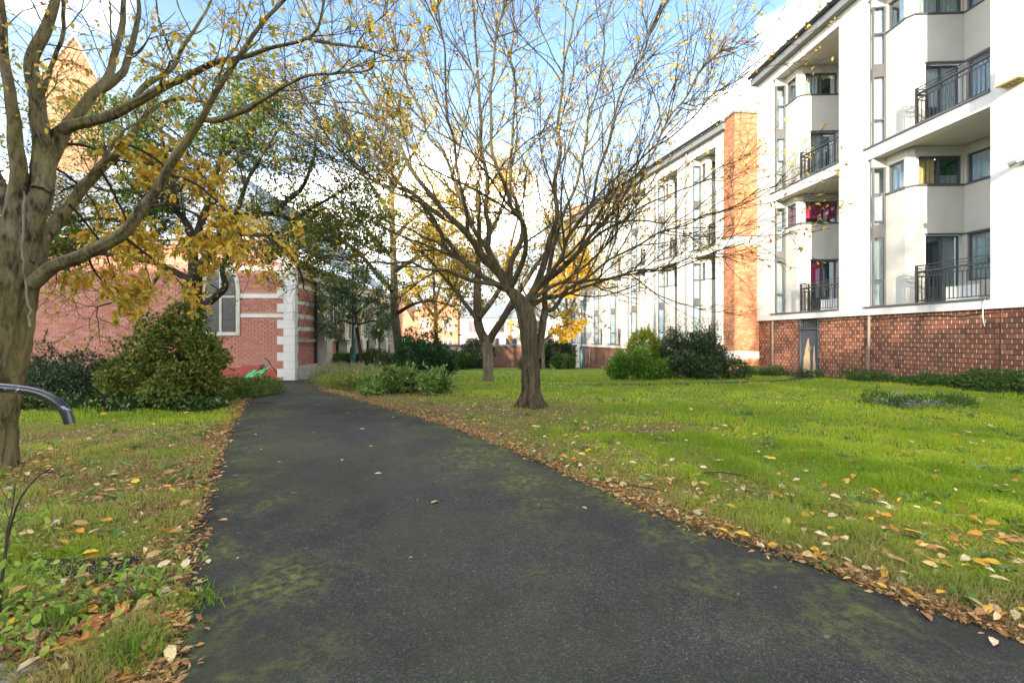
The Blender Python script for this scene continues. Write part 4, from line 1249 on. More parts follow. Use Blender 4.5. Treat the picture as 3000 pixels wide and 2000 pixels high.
# -- leaning tree by the rail (left)
def px(list_, Y0, dY, sc=1.0):
    n_ = len(list_)
    return np.array([P(x, y, Y0 + dY * (i / max(1, n_ - 1))) for i, (x, y) in enumerate(list_)])
YA = 4.75; SA = YA / FPX; SA0 = SA; SA = SA / 1.4
baseA = G(-45, 1395); baseA[1] = YA
TA = tree_thing('leaning_tree', 'thick mossy leaning tree with many rising limbs beside the black rail', (P(-45, 985, YA)[0], YA, 0))
ta = Tree(1); ta.pw = 1.35
trunk = px([(-50, 1400), (-40, 1310), (-20, 1180), (0, 1050), (25, 920), (45, 800), (60, 700), (70, 620)], YA, .05)
limbsA = [
 (px([(95, 830), (160, 778), (255, 746), (357, 689), (421, 612), (485, 510), (548, 408), (612, 306), (663, 217), (727, 115), (829, 0), (900, -90)], YA, -.5), 26 * SA, 5 * SA),
 (px([(60, 760), (90, 640), (125, 540), (121, 383), (96, 191), (140, 77), (166, 0), (190, -120)], YA, .2), 44 * SA, 13 * SA),
 (px([(40, 760), (45, 640), (50, 500), (40, 383), (20, 200), (5, 60), (-5, -120)], YA, -.2), 34 * SA, 11 * SA),
 (px([(60, 700), (0, 560), (-60, 400), (-110, 200), (-140, 0)], YA, .3), 30 * SA, 10 * SA),
 (px([(120, 560), (140, 470), (190, 385), (255, 306), (312, 230), (344, 128), (363, 0), (375, -100)], YA, .7), 28 * SA, 8 * SA),
 (px([(290, 265), (350, 220), (385, 140), (405, 60), (410, -60)], YA + .6, .2), 17 * SA, 6 * SA),
 (px([(150, 400), (220, 362), (330, 340), (420, 293), (520, 240), (610, 190), (720, 165), (820, 135), (920, 108), (948, 30), (960, -40)], YA + .2, -.7), 22 * SA, 4 * SA),
 (px([(110, 720), (150, 670), (204, 600), (293, 497), (370, 421), (434, 332), (520, 290), (590, 300)], YA + .2, 1.0), 26 * SA, 7 * SA),
 (px([(395, 285), (440, 240), (500, 205), (540, 130), (600, 40), (640, -40)], YA + .1, .5), 11 * SA, 4 * SA),
 (px([(585, 350), (640, 350), (715, 325), (790, 280), (890, 230), (990, 212), (1085, 204), (1100, 150)], YA - .25, -.5), 10 * SA, 2.5 * SA),
 (px([(900, 112), (960, 128), (1050, 140), (1150, 170)], YA - .5, -.4), 7 * SA, 2 * SA),
 (px([(220, 560), (300, 470), (355, 390), (420, 350)], YA + .2, .2), 10 * SA, 3 * SA),
 (px([(110, 300), (150, 200), (185, 80), (180, -60)], YA + .1, -.3), 9 * SA, 5 * SA),
]
droopA = [
 (px([(204, 600), (250, 650), (300, 720), (330, 800), (350, 880)], YA + .2, .8), 6 * SA, 2 * SA),
 (px([(140, 480), (210, 520), (270, 590), (300, 660)], YA + .3, .6), 6 * SA, 2 * SA),
 (px([(434, 332), (500, 380), (580, 440), (660, 470)], YA + .8, .8), 6 * SA, 2 * SA),
 (px([(421, 612), (500, 600), (600, 640), (700, 690), (800, 690), (880, 720)], YA - .1, .9), 7 * SA, 2 * SA),
 (px([(357, 689), (420, 740), (500, 800), (560, 860)], YA, .9), 6 * SA, 2 * SA),
 (px([(370, 421), (460, 470), (560, 560), (680, 620), (760, 640)], YA + .6, 1.0), 7 * SA, 2 * SA),
 (px([(485, 510), (580, 540), (660, 610), (720, 700), (770, 770)], YA - .2, .9), 6 * SA, 2 * SA),
 (px([(293, 497), (330, 560), (380, 660), (420, 760), (440, 830)], YA + .5, .8), 6 * SA, 2 * SA),
 (px([(255, 746), (280, 800), (330, 840), (400, 870)], YA, .8), 5 * SA, 2 * SA),
 (px([(180, 420), (260, 430), (340, 470), (420, 480), (520, 500)], YA + .4, .7), 7 * SA, 2 * SA),
]
tl = [(trunk, 100 * SA, 74 * SA)]
t0_ = Tree(2); t0_.limbs(tl, 70, .002)
p_, r_ = t0_.levels[0]
r_[0] = np.interp(np.linspace(0, 1, 70), [0, .06, .2, .6, .85, 1], np.array([108, 82, 67, 64, 71, 52]) * SA)
mb = MB(); mb.tubes(p_, r_, 72, rough=.46, fl=3.0)
put(TA, 'trunk', mb, MAT['bark_beech'])
ta.limbs(limbsA, 40, .005)
ta.grow(70, .3, 1, (25, 60), (.5, 1.5), 9, .03, .16, .010, .003)
ta.grow(420, .2, 1, (25, 65), (.25, .8), 7, .0, .18, .008, .0022)
ta.grow(1500, .15, 1, (25, 70), (.10, .34), 5, -.01, .2, .007, .0016)
mb = MB(); mb.tubes(ta.levels[0][0], ta.levels[0][1], 26, rough=.30, fl=2.4, seed=3.3); ta.bark(mb, (0, 8, 5, 3)); put(TA, 'branches', mb, MAT['bark_beech'])
mb = MB()
low = lambda p, g: (p[:, 2] < 4.2) | (g.random(len(p)) < .45)
ta.leaves(mb, 3, 1500, (.05, .085), .5, YEL + YGR[:2], .5, low, True)
ta.leaves(mb, 2, 220, (.05, .085), .5, YEL, .5, None, True)
td = Tree(71); td.limbs(droopA, 16, .012)
td.grow(60, .2, 1, (25, 70), (.3, .8), 7, -.03, .2, .010, .0025); td.grow(420, .1, 1, (25, 75), (.12, .38), 5, -.03, .2, .008, .0016)
td.leaves(mb, 2, 3400, (.055, .095), .52, YEL + YGR[:2] + YGR[3:4], .6, None, True); td.leaves(mb, 1, 300, (.055, .095), .52, YEL + YGR[:2], .6, None, True)
put(TA, 'crown', mb, MAT['leaf'], False, 'stuff')
mb = MB(); td.bark(mb, (7, 4, 3)); put(TA, 'drooping_branches', mb, MAT['bark_dark'])
# drooping leafy sprays in front of the hedge side of this tree
# ivy stem on the trunk
mb = MB(); iv = px([(90, 960), (85, 900), (75, 850), (70, 760), (66, 700), (72, 640), (70, 560)], YA - .42, .04)
mb.tube(catmull(iv, 24) + np.random.default_rng(3).normal(0, .006, (24, 3)), .010, 6); put(TA, 'ivy_stem', mb, MAT['bark_pale'])

# -- spreading tree in the middle of the lawn
YB = 9.06; SB = YB / FPX
TB = tree_thing('spreading_tree', 'bare spreading tree with fanned branches standing on the leaf strewn lawn', (P(1556, 985, YB)[0], YB, 0))
tb = Tree(5); tb.pw = 2.5
trunkB = px([(1557, 1196), (1556, 1150), (1555, 1082), (1552, 1000), (1545, 935), (1530, 895), (1508, 866), (1490, 848)], YB, 0)
tr2 = px([(1572, 1050), (1585, 987), (1592, 935), (1598, 905)], YB + .05, .2)
limbsB = [
 (px([(1489, 850), (1450, 830), (1376, 813), (1317, 793), (1259, 785), (1200, 768), (1100, 770), (1000, 745), (930, 750)], YB, -.6), 15, 2.5),
 (px([(1489, 850), (1434, 819), (1387, 799), (1348, 764), (1298, 717), (1270, 666), (1239, 623), (1150, 560), (1040, 470), (950, 370), (880, 250)], YB, .4), 17, 2.5),
 (px([(1486, 850), (1450, 795), (1419, 764), (1376, 705), (1329, 651), (1290, 608), (1200, 480), (1100, 330), (1000, 180), (920, 60), (880, -30)], YB, -1.2), 27, 3),
 (px([(1480, 840), (1465, 795), (1442, 748), (1432, 698), (1430, 639), (1420, 500), (1410, 350), (1395, 150), (1385, 0), (1380, -120)], YB, -.3), 20, 3),
 (px([(1492, 850), (1510, 815), (1528, 776), (1544, 737), (1536, 686), (1512, 639), (1489, 600), (1450, 450), (1440, 250), (1470, 0), (1480, -100)], YB, -1.8), 16, 3),
 (px([(1500, 860), (1505, 780), (1530, 700), (1512, 623), (1500, 480), (1520, 300), (1500, 80), (1490, -80)], YB, 1.4), 18, 3),
 (px([(1530, 900), (1571, 826), (1590, 768), (1602, 698), (1614, 623), (1640, 450), (1650, 250), (1690, 0), (1700, -100)], YB, .6), 22, 3),
 (px([(1535, 895), (1583, 834), (1626, 795), (1669, 756), (1700, 729), (1780, 640), (1850, 540), (1930, 420), (2020, 280), (2120, 130)], YB, -.4), 20, 2.5),
 (px([(1540, 890), (1590, 830), (1630, 776), (1669, 698), (1696, 659), (1740, 560), (1790, 420), (1820, 280), (1900, 100), (1930, 0)], YB, -1.6), 15, 2.5),
 (px([(1545, 885), (1590, 850), (1650, 834), (1700, 830), (1800, 760), (1900, 700), (2000, 660), (2150, 600), (2230, 560)], YB, -1.0), 12, 1.8),
 (px([(1560, 895), (1600, 880), (1640, 868), (1669, 846), (1750, 822), (1850, 800), (1960, 790), (2080, 740), (2180, 720)], YB, .3), 13, 1.8),
 (px([(1598, 905), (1619, 904), (1650, 866), (1698, 846), (1746, 830), (1810, 811), (1900, 796), (1980, 770)], YB + .2, .9), 14, 2),
 (px([(1598, 905), (1600, 830), (1625, 700), (1680, 560), (1720, 400), (1760, 200), (1790, 0)], YB + .2, 1.6), 16, 2.5),
 (px([(1470, 810), (1420, 700), (1340, 560), (1260, 400), (1190, 220), (1140, 60), (1120, -60)], YB, 1.5), 15, 2.5),
 (px([(1415, 750), (1370, 680), (1350, 540), (1320, 380), (1300, 180), (1290, 0)], YB - .2, -1.2), 13, 2.5),
 (px([(1655, 770), (1720, 690), (1800, 560), (1900, 460), (2050, 330), (2200, 210)], YB - .2, .4), 10, 2),
 (px([(1700, 729), (1830, 640), (1950, 580), (2080, 520), (2200, 440)], YB - .2, .8), 8, 1.8),
 (px([(1330, 740), (1230, 690), (1120, 640), (1030, 590), (930, 540)], YB + .1, .8), 8, 1.8),
 (px([(1300, 640), (1180, 540), (1050, 420), (950, 280), (900, 150)], YB - .6, .8), 10, 2),
]
limbsB = [(a, b * .56 * SB, c * .9 * SB) for a, b, c in limbsB]
t0_ = Tree(6); t0_.limbs([(trunkB, 1, 1)], 50, .0008)
p_, r_ = t0_.levels[0]
r_[0] = np.interp(np.linspace(0, 1, 50), [0, .05, .12, .5, .72, .85, 1], np.array([36, 30, 26, 23, 27, 22, 13]) * SB)
mb = MB(); mb.tubes(p_, r_, 40, rough=.22, fl=3.4, seed=1.7)
t1_ = Tree(7); t1_.limbs([(tr2, 1, 1)], 10, .002); p2, r2 = t1_.levels[0]; r2[0] = np.linspace(12, 11, 10) * SB; mb.tubes(p2, r2, 14)
# root flare
rng_ = np.random.default_rng(4)
for k in range(7):
    a_ = k * .9 + .3; b0 = P(1556, 1196, YB); d_ = np.array([math.cos(a_), math.sin(a_), 0])
    mb.tubes(np.array([[b0 + d_ * .10 + [0, 0, .38], b0 + d_ * .20 + [0, 0, .14], b0 + d_ * .33 + [0, 0, .0], b0 + d_ * .44 + [0, 0, -.05]]]), np.array([[.07, .075, .05, .025]]), 8)
put(TB, 'trunk', mb, MAT['bark_mid'])
tb.limbs(limbsB, 34, .014)
tb.grow(280, .10, .97, (16, 50), (1.4, 3.2), 12, .025, .095, .0095, .0045)
tb.grow(1900, .12, .97, (16, 48), (.5, 1.6), 8, .025, .11, .0085, .0036)
tb.grow(7500, .1, 1, (22, 60), (.16, .55), 5, .01, .16, .007, .0024)
mb = MB(); mb.tubes(tb.levels[0][0], tb.levels[0][1], 16, rough=.15, fl=2.0, seed=.9); tb.bark(mb, (0, 7, 0, 0)); put(TB, 'limbs', mb, MAT['bark_limb'])
mb = MB(); tb.bark(mb, (0, 0, 4, 3)); put(TB, 'twigs', mb, MAT['twig'])
mb = MB()
sparse = lambda p, g: g.random(len(p)) < np.clip(.25 + .75 * vnoise(p[:, 0] * 1.0 + p[:, 2], p[:, 1] + p[:, 2] * .7, .9) ** 1.5, 0, 1)
tb.leaves(mb, 3, 10000, (.06, .11), .5, YEL, .4, sparse)
tb.leaves(mb, 2, 2600, (.06, .12), .5, YEL, .4, sparse)
put(TB, 'crown', mb, MAT['leaf'], False, 'stuff')

# -- generic leafy trees
def leafy(seed, name, label, trunk_px, Y, limbs_px, rad, mats, leafspec, n=(60, 420, 1800), lens=((.8, 1.9), (.4, 1.0), (.15, .4)), ang=(25, 60), up=.02, wob=.14, tr=None, mat_leaf='leaf', group=None, six=False):
    S = Y / FPX
    zb = float(tz(0, Y))
    T = tree_thing(name, label, (P(trunk_px[0][0], 985, Y)[0], Y, zb), group)
    t = Tree(seed)
    tp = px(trunk_px, Y, 0); tp[0][2] = zb - .05
    t.limbs([(tp, rad[0] * S, rad[1] * S)], 16, .004)
    mb = MB(); p_, r_ = t.levels[0]; r_ = r_.copy(); r_[0][0] *= 1.35; r_[0][1] *= 1.1
    mb.tubes(p_, r_, 14); put(T, 'trunk', mb, MAT[mats[0]])
    t = Tree(seed + 100)
    t.limbs([(px(l_, Y, dy), a * S, b * S) for l_, dy, a, b in limbs_px], 16, .01)
    t.grow(n[0], .2, 1, ang, lens[0], 9, up, wob, .011, .004)
    t.grow(n[1], .15, 1, ang, lens[1], 7, up * .5, wob, .009, .003)
    t.grow(n[2], .1, 1, (25, 70), lens[2], 5, 0, wob, .008, .002)
    mb = MB(); t.bark(mb, (10, 6, 4, 3)); put(T, 'branches', mb, MAT[mats[1]])
    mb = MB()
    for lev, cnt, ln, wr, pal, keep in leafspec: t.leaves(mb, lev, cnt, ln, wr, pal, .45, keep, six, spread=.05)
    put(T, 'crown', mb, MAT[mat_leaf], False, 'stuff')
    return T, t

YC = 9.8
def keepC(p, g):
    return g.random(len(p)) < np.clip(vnoise(p[:, 0] + p[:, 2] * .6, p[:, 2] - p[:, 1] * .3, .75) * 1.7 - .15, .05, 1)
leafy(31, 'gnarled_tree', 'dark gnarled tree with green and yellow leaves behind the large bush', [(566, 1150), (566, 1000), (568, 858), (569, 806)], YC,
 [([(569, 815), (608, 753), (636, 718), (674, 694), (716, 683), (780, 690), (850, 670)], -.4, 16, 3),
  ([(630, 720), (660, 666), (688, 638), (748, 627), (800, 627), (853, 648), (906, 673), (980, 720)], .6, 12, 3),
  ([(800, 627), (840, 590), (890, 540), (920, 450), (930, 380)], .7, 8, 2.5),
  ([(569, 815), (562, 740), (555, 666), (520, 616), (467, 613), (400, 560), (340, 480)], .4, 14, 3),
  ([(562, 740), (590, 640), (620, 560), (640, 470), (660, 400), (690, 340)], .9, 12, 3),
  ([(520, 616), (500, 520), (480, 440), (470, 380)], -.6, 9, 3),
  ([(569, 830), (480, 780), (390, 760), (300, 740), (220, 760), (150, 800)], -.5, 10, 2.5),
  ([(467, 613), (380, 650), (280, 640), (190, 660), (120, 700)], .6, 8, 2.5),
  ([(600, 895), (640, 860), (660, 838), (650, 790), (670, 740)], .2, 12, 5),
  ([(688, 638), (720, 540), (760, 470), (800, 400), (830, 350)], -.4, 7, 2),
  ([(853, 648), (930, 600), (1000, 560), (1050, 520)], -.5, 6, 2),
  ([(620, 560), (560, 470), (500, 400), (430, 350)], .8, 7, 2), ([(640, 470), (720, 400), (790, 330), (830, 290)], .9, 7, 2), ([(340, 480), (280, 430), (220, 420), (160, 440)], .6, 6, 2), ([(400, 560), (320, 560), (240, 540), (180, 560)], -.3, 6, 2), ([(480, 780), (430, 850), (350, 880), (280, 900)], -.2, 5, 2), ([(780, 690), (840, 740), (880, 800), (890, 850)], .2, 5, 2)],
 (26, 22), ('bark_dark', 'bark_dark'),
 [(3, 66000, (.05, .09), .6, GRN2 + YGR[2:3] + [(.14, .20, .04)], lambda p, g: keepC(p, g) & (p[:, 2] > 2.4 + .5 * g.random(len(p)))),
  (3, 20000, (.05, .095), .6, YEL + YGR, lambda p, g: (g.random(len(p)) < np.clip(vnoise(p[:, 0] * 1.2, p[:, 2] * 1.2, .6) * 2 - .55, 0, 1)) & (p[:, 2] < 4.8)),
  (2, 1200, (.05, .09), .6, GRN2 + YGR, keepC)],
 (200, 1500, 6200), ((.9, 2.0), (.5, 1.2), (.2, .5)), (25, 80), -.01, .2)

YD = 15.5
leafy(41, 'forked_tree', 'pale barked forked tree with golden leaves standing farther back on the lawn', [(1430, 1115), (1430, 1060), (1428, 1020), (1426, 985)], YD,
 [([(1424, 1000), (1402, 950), (1397, 860), (1400, 760), (1406, 680), (1402, 590), (1398, 530)], .6, 15, 4),
  ([(1432, 1000), (1455, 960), (1485, 915), (1520, 860), (1560, 800), (1600, 740), (1640, 690)], -.6, 12, 3),
  ([(1404, 930), (1440, 880), (1470, 830), (1480, 780), (1500, 710), (1515, 640)], .9, 9, 3),
  ([(1480, 920), (1520, 890), (1580, 880), (1640, 840), (1700, 780)], -.8, 6, 2),
  ([(1400, 940), (1340, 860), (1290, 800), (1240, 740), (1190, 690)], .7, 7, 2),
  ([(1398, 800), (1340, 740), (1290, 680), (1240, 620)], -1.2, 8, 2.5),
  ([(1402, 720), (1440, 680), (1465, 620), (1480, 560)], 1.2, 8, 2.5)],
 (15, 15), ('bark_pale', 'bark_mid'),
 [(3, 13000, (.08, .13), .65, YEL + YGR[:2], lambda p, g: g.random(len(p)) < np.clip(vnoise(p[:, 0] + p[:, 2], p[:, 2] - p[:, 1], .9) * 1.9 - .4, 0, 1)),
  (2, 1500, (.08, .13), .65, YEL + YGR, None)], (110, 700, 3000), ((1.2, 2.8), (.6, 1.5), (.25, .6)), (25, 70), .02)

YE_ = 19.0
leafy(51, 'tall_tree', 'tall straight grey trunked tree rising from the shrub bed by the church', [(1174, 1080), (1168, 1010), (1158, 920), (1154, 800), (1150, 640), (1146, 480), (1144, 380)], YE_,
 [([(1156, 860), (1100, 800), (1040, 730), (980, 690), (900, 640)], -1.5, 8, 2),
  ([(1154, 800), (1210, 760), (1270, 740), (1340, 760), (1400, 800)], -1.0, 7, 2),
  ([(1154, 760), (1090, 690), (1020, 620), (960, 540)], 1.0, 7, 2),
  ([(1152, 700), (1210, 640), (1270, 600), (1330, 590)], 1.0, 7, 2),
  ([(1150, 640), (1100, 560), (1040, 480), (1000, 400)], -.6, 6, 2),
  ([(1148, 560), (1190, 480), (1230, 410), (1260, 360)], .8, 6, 2),
  ([(1146, 480), (1120, 400), (1100, 340)], 0, 6, 2),
  ([(1158, 920), (1210, 890), (1260, 880), (1330, 900)], -.8, 6, 2)],
 (14, 6), ('bark_pale', 'bark_mid'),
 [(3, 20000, (.09, .15), .65, YGR + YEL, lambda p, g: (g.random(len(p)) < np.clip(vnoise(p[:, 0] + p[:, 2], p[:, 2] - p[:, 1], 1.1) * 1.8 - .35, 0, 1)) & (p[:, 0] > -5.6)),
  (3, 26000, (.08, .13), .65, GRN2 + [(.12, .17, .05)], lambda p, g: (g.random(len(p)) < np.clip(vnoise(p[:, 0] + p[:, 2], p[:, 2] - p[:, 1], 1.0) * 1.6 - .3, 0, 1)) & (p[:, 0] < -4.2))],
 (120, 800, 3200), ((1.2, 2.8), (.6, 1.5), (.25, .6)), (25, 70), .01)

leafy(61, 'golden_tree', 'small bright golden tree in front of the boundary wall', [(1592, 1085), (1591, 1050), (1590, 1000), (1588, 940)], 34.0,
 [([(1590, 1010), (1540, 970), (1500, 950)], -.5, 4, 1.5), ([(1590, 1000), (1640, 960), (1690, 940)], .5, 4, 1.5), ([(1588, 950), (1600, 880), (1620, 800)], .3, 4, 1.5), ([(1588, 940), (1550, 880), (1520, 820)], -.4, 4, 1.5), ([(1600, 900), (1650, 850), (1700, 780), (1710, 720)], .2, 3, 1.5)],
 (5.5, 4), ('bark_pale', 'bark_mid'), [(3, 3800, (.13, .22), .8, [(.75, .45, .02), (.80, .52, .04), (.68, .36, .02), (.78, .50, .05)], None), (2, 1200, (.14, .24), .8, YEL, None)], (40, 200, 700), ((.8, 1.8), (.4, 1.0), (.2, .5)), (30, 80), .0)
leafy(71, 'street_tree', 'yellow green tree with dark trunk in front of the orange house', [(1278, 1085), (1278, 1000), (1276, 930), (1274, 880)], 33.0,
 [([(1275, 930), (1230, 870), (1200, 800)], -.5, 5, 1.5), ([(1275, 930), (1320, 870), (1345, 800)], .5, 5, 1.5), ([(1274, 890), (1268, 800), (1262, 700)], .3, 5, 1.5), ([(1274, 890), (1300, 800), (1310, 720)], -.6, 4, 1.5)],
 (7, 5), ('bark_dark', 'bark_dark'), [(3, 5200, (.14, .22), .7, YGR + YEL[:2], None)], (40, 200, 700), ((1.0, 2.2), (.5, 1.1), (.2, .5)), (30, 75), .01)
leafy(81, 'orange_leaved_tree', 'orange leaved tree beside the end of the white wing', [(1660, 1080), (1660, 1000), (1660, 920)], 39.0,
 [([(1660, 940), (1620, 880), (1600, 800)], 0, 4, 1.5), ([(1660, 930), (1690, 860), (1720, 790)], 0, 4, 1.5), ([(1660, 920), (1655, 820), (1650, 740)], 0, 4, 1.5)],
 (5, 4), ('bark_mid', 'bark_mid'), [(3, 1800, (.14, .22), .8, [(.75, .36, .03), (.72, .42, .04), (.65, .28, .03)], None)], (30, 150, 500), ((1.0, 2.0), (.5, 1.0), (.2, .5)), (30, 75), .0)
leafy(91, 'evergreen_tree', 'small dark green drooping tree against the church buttresses', [(1062, 1090), (1055, 1030), (1045, 960), (1040, 900)], 17.7,
 [([(1042, 920), (990, 880), (955, 870)], -.4, 4, 1.5), ([(1042, 920), (1090, 880), (1120, 880)], .3, 4, 1.5), ([(1040, 900), (1030, 850), (1020, 810)], 0, 4, 1.5), ([(1045, 950), (1000, 940), (970, 960)], -.5, 4, 1.5), ([(1045, 950), (1090, 940), (1120, 950)], -.4, 4, 1.5), ([(1040, 880), (1075, 840), (1090, 810)], 0, 3, 1)],
 (5, 4), ('bark_dark', 'bark_dark'), [(3, 5600, (.09, .14), .45, [(.09, .15, .05), (.12, .19, .07), (.06, .11, .035)], None), (2, 1200, (.09, .14), .45, [(.10, .16, .05)], None)], (50, 260, 1100), ((.5, 1.1), (.3, .6), (.15, .35)), (35, 90), -.04, mat_leaf='gloss')

# bare trees behind the photographer whose branches dapple the facade
for sd, (x_, y_, h_) in ((111, (6.0, -9.5, 11.5)), (121, (2.0, -8.0, 10.5)), (131, (-3.5, -10.0, 11.0))):
    T = tree_thing('roadside_tree', {111: 'bare roadside tree casting branch shadows on the near white piers', 121: 'bare roadside tree behind the middle of the path', 131: 'bare roadside tree behind the left verge'}[sd], (x_, y_, 0))
    t = Tree(sd); g_ = t.g
    mb = MB(); mb.tube(np.array([[x_, y_, -.05], [x_ + .05, y_, 1.5], [x_, y_ + .05, 3.2]]), np.array([.24, .18, .16]), 12); put(T, 'trunk', mb, MAT['bark_mid'])
    lm = []
    for k in range(9):
        a_ = k * 2.4; rr = 1.0 + .7 * (k % 3)
        lm.append((np.array([[x_, y_, 2.6 + .08 * k], [x_ + .3 * rr * math.cos(a_), y_ + .3 * rr * math.sin(a_), 4.4], [x_ + rr * math.cos(a_), y_ + rr * math.sin(a_), 7.2], [x_ + 1.5 * rr * math.cos(a_), y_ + 1.5 * rr * math.sin(a_), h_]]), .10, .025))
    t.limbs(lm, 14, .015); t.grow(90, .2, 1, (20, 50), (1.0, 2.4), 8, .04, .14, .012, .008); t.grow(420, .15, 1, (20, 60), (.4, 1.1), 5, .02, .16, .012, .006)
    mb = MB(); t.bark(mb, (8, 5, 3)); put(T, 'branches', mb, MAT['twig'])
    mb = MB(); t.leaves(mb, 2, 700, (.10, .16), .6, YEL, .4); put(T, 'crown', mb, MAT['leaf'], False, 'stuff')

# ------------------------------------------------------------------ shrubs
def blob(g, c, r, n, bias=.55):
    """points and outward directions in a lumpy ellipsoid shell"""
    d = unit(g.normal(0, 1, (n, 3)))
    rad = bias + (1.0 - bias) * g.random(n) ** .6
    lump = .82 + .34 * vnoise(d[:, 0] * 2.2 + c[0] + d[:, 2] * 1.3, d[:, 1] * 2.2 + d[:, 2] * 1.7 + c[1], .45)
    p = np.asarray(c) + d * np.asarray(r) * (rad * lump)[:, None]
    return p, unit(d / np.asarray(r))

def shrub(seed, name, label, x, y, blobs, ln, wr, pal, mat='leaf', stems=9, cat='shrub', group=None, droop=.1, six=False, sprigs=0, tipcol=None, stemmat='bark_dark', flat=.5, shoots=0, slen=(.15, .45)):
    """blobs: (dx,dy,z,rx,ry,rz,n)"""
    g = np.random.default_rng(seed)
    zb = float(tz(x, y))
    T = thing(name, label, cat, (x, y, zb), 0, group)
    mb = MB()
    for dx, dy, z, rx, ry, rz, n in blobs:
        p, o = blob(g, (dx, dy, z), (rx, ry, rz), n)
        m = p[:, 2] > .01; p, o = p[m], o[m]; n = len(p)
        d = unit(o * .6 + g.normal(0, .6, (n, 3)) + np.array([0, 0, .25 - droop]))
        nr = unit(o * flat + g.normal(0, .5, (n, 3)) + np.array([0, 0, .5]))
        L = g.uniform(ln[0], ln[1], n); pl = np.asarray(pal)
        c = pl[g.integers(0, len(pl), n)] * g.uniform(.75, 1.25, (n, 1))
        if tipcol is not None:
            k = np.clip((p[:, 2] - z) / rz, 0, 1)[:, None] * g.random((n, 1)); c = c * (1 - k) + np.asarray(tipcol) * k
        (mb.leaves6 if six else mb.leaves)(p, d, nr, L, L * wr, c)
    sh = MB()
    for k in range(shoots):
        b = blobs[g.integers(len(blobs))]
        o = unit(g.normal(0, 1, 3) * [1, 1, .6] + [0, 0, .55]); s0 = np.array(b[:3]) + o * np.array(b[3:6]) * .82
        if s0[2] < .1: continue
        dd = unit(o + g.normal(0, .35, 3) + [0, 0, .35]); L_ = g.uniform(*slen); m_ = int(5 + L_ * 24)
        tt_ = np.linspace(0, 1, m_)[:, None]; pp_ = s0 + dd * L_ * tt_ + np.array([0, 0, -.12 * L_]) * tt_ ** 2
        sh.tubes(pp_[None], np.linspace(.005, .002, m_)[None], 3)
        a_ = g.uniform(0, 6.28, m_); d_ = unit(dd + .9 * unit(np.cross(dd, np.stack([np.cos(a_), np.sin(a_), .3 * np.sin(a_ * 2)], 1))))
        pl = np.asarray(pal); c = pl[g.integers(0, len(pl), m_)] * g.uniform(.9, 1.4, (m_, 1))
        lw_ = g.uniform(ln[0], ln[1], m_)
        mb.leaves(pp_, d_, unit(g.normal(0, .5, (m_, 3)) + [0, 0, 1]), lw_, lw_ * wr, c)
    part('foliage', mb, MAT[mat], T, False, 'stuff')
    if shoots: part('shoot_stems', sh, MAT[stemmat], T, True, 'stuff')
    mb = MB()
    B = blobs
    for k in range(stems):
        b = B[g.integers(len(B))]; e = np.array(b[:3]) + g.normal(0, .35, 3) * np.array(b[3:6])
        e[2] = max(e[2], .2)
        s0 = np.array([b[0] * .6 + g.normal(0, .08), b[1] * .6 + g.normal(0, .08), -.03])
        mid = (s0 + e) / 2 + g.normal(0, .06, 3)
        mb.tubes(catmull([s0, mid, e], 7)[None], np.linspace(.022, .006, 7)[None], 5)
    if sprigs:
        for k in range(sprigs):
            b = B[g.integers(len(B))]; a = g.uniform(0, 6.28); rr = g.random() ** .5 * .8
            s0 = np.array([b[0] + b[3] * rr * math.cos(a), b[1] + b[4] * rr * math.sin(a), b[2] + b[5] * .55])
            e = s0 + np.array([g.normal(0, .08), g.normal(0, .08), g.uniform(.3, .75)])
            mb.tubes(catmull([s0, (s0 + e) / 2 + g.normal(0, .02, 3), e], 6)[None], np.linspace(.007, .003, 6)[None], 4)
    part('stems', mb, MAT[stemmat], T, True, 'stuff')
    if sprigs:
        g = np.random.default_rng(seed)
    return T

def clumps(seed, n, rx, ry, h, r, leaves, lean=0.0):
    q = np.random.default_rng(seed); out = []
    for k in range(n):
        a = q.uniform(0, 6.28); rr = math.sqrt(q.random()); x_, y_ = rx * rr * math.cos(a), ry * rr * math.sin(a)
        top = h * (1 - .55 * rr ** 2.2) * q.uniform(.8, 1.08); z_ = q.uniform(.12, 1) ** .7 * top - r * .3
        f_ = q.uniform(.65, 1.3)
        out.append((x_ + lean * z_, y_, max(z_, .12), r * f_, r * f_ * .9, r * f_ * q.uniform(.7, 1.0), int(leaves / n * f_ ** 2)))
    return out
PALH = [(.028, .065, .016), (.04, .085, .02), (.022, .05, .014), (.055, .10, .022)]
PALB = [(.10, .155, .025), (.14, .20, .03), (.06, .10, .02), (.22, .24, .04), (.26, .22, .04)]
BR = [(.12, .25, .03), (.18, .34, .045), (.08, .17, .025), (.24, .40, .06)]
x0, y0_ = P(480, 985, 9.2)[:2]
shrub(201, 'leafy_bush', 'large loose yellow green bush beside the asphalt path', x0, y0_, clumps(1, 34, .98, .75, 2.05, .33, 16000, .12), (.05, .085), .7, PALB, stems=16, six=True, shoots=170, slen=(.15, .5))
x0, y0_ = P(215, 985, 9.8)[:2]
shrub(202, 'hedge', 'low dense dark green hedge behind the leaning tree', x0, y0_, clumps(2, 22, 1.2, .6, 1.35, .38, 11000) + [(b[0] - 2.0, b[1] + .2, b[2]) + b[3:] for b in clumps(3, 20, 1.3, .6, 1.4, .4, 10000)], (.045, .075), .5, PALH, 'gloss', 12, cat='hedge', shoots=120)
x0, y0_ = P(300, 985, 8.8)[:2]
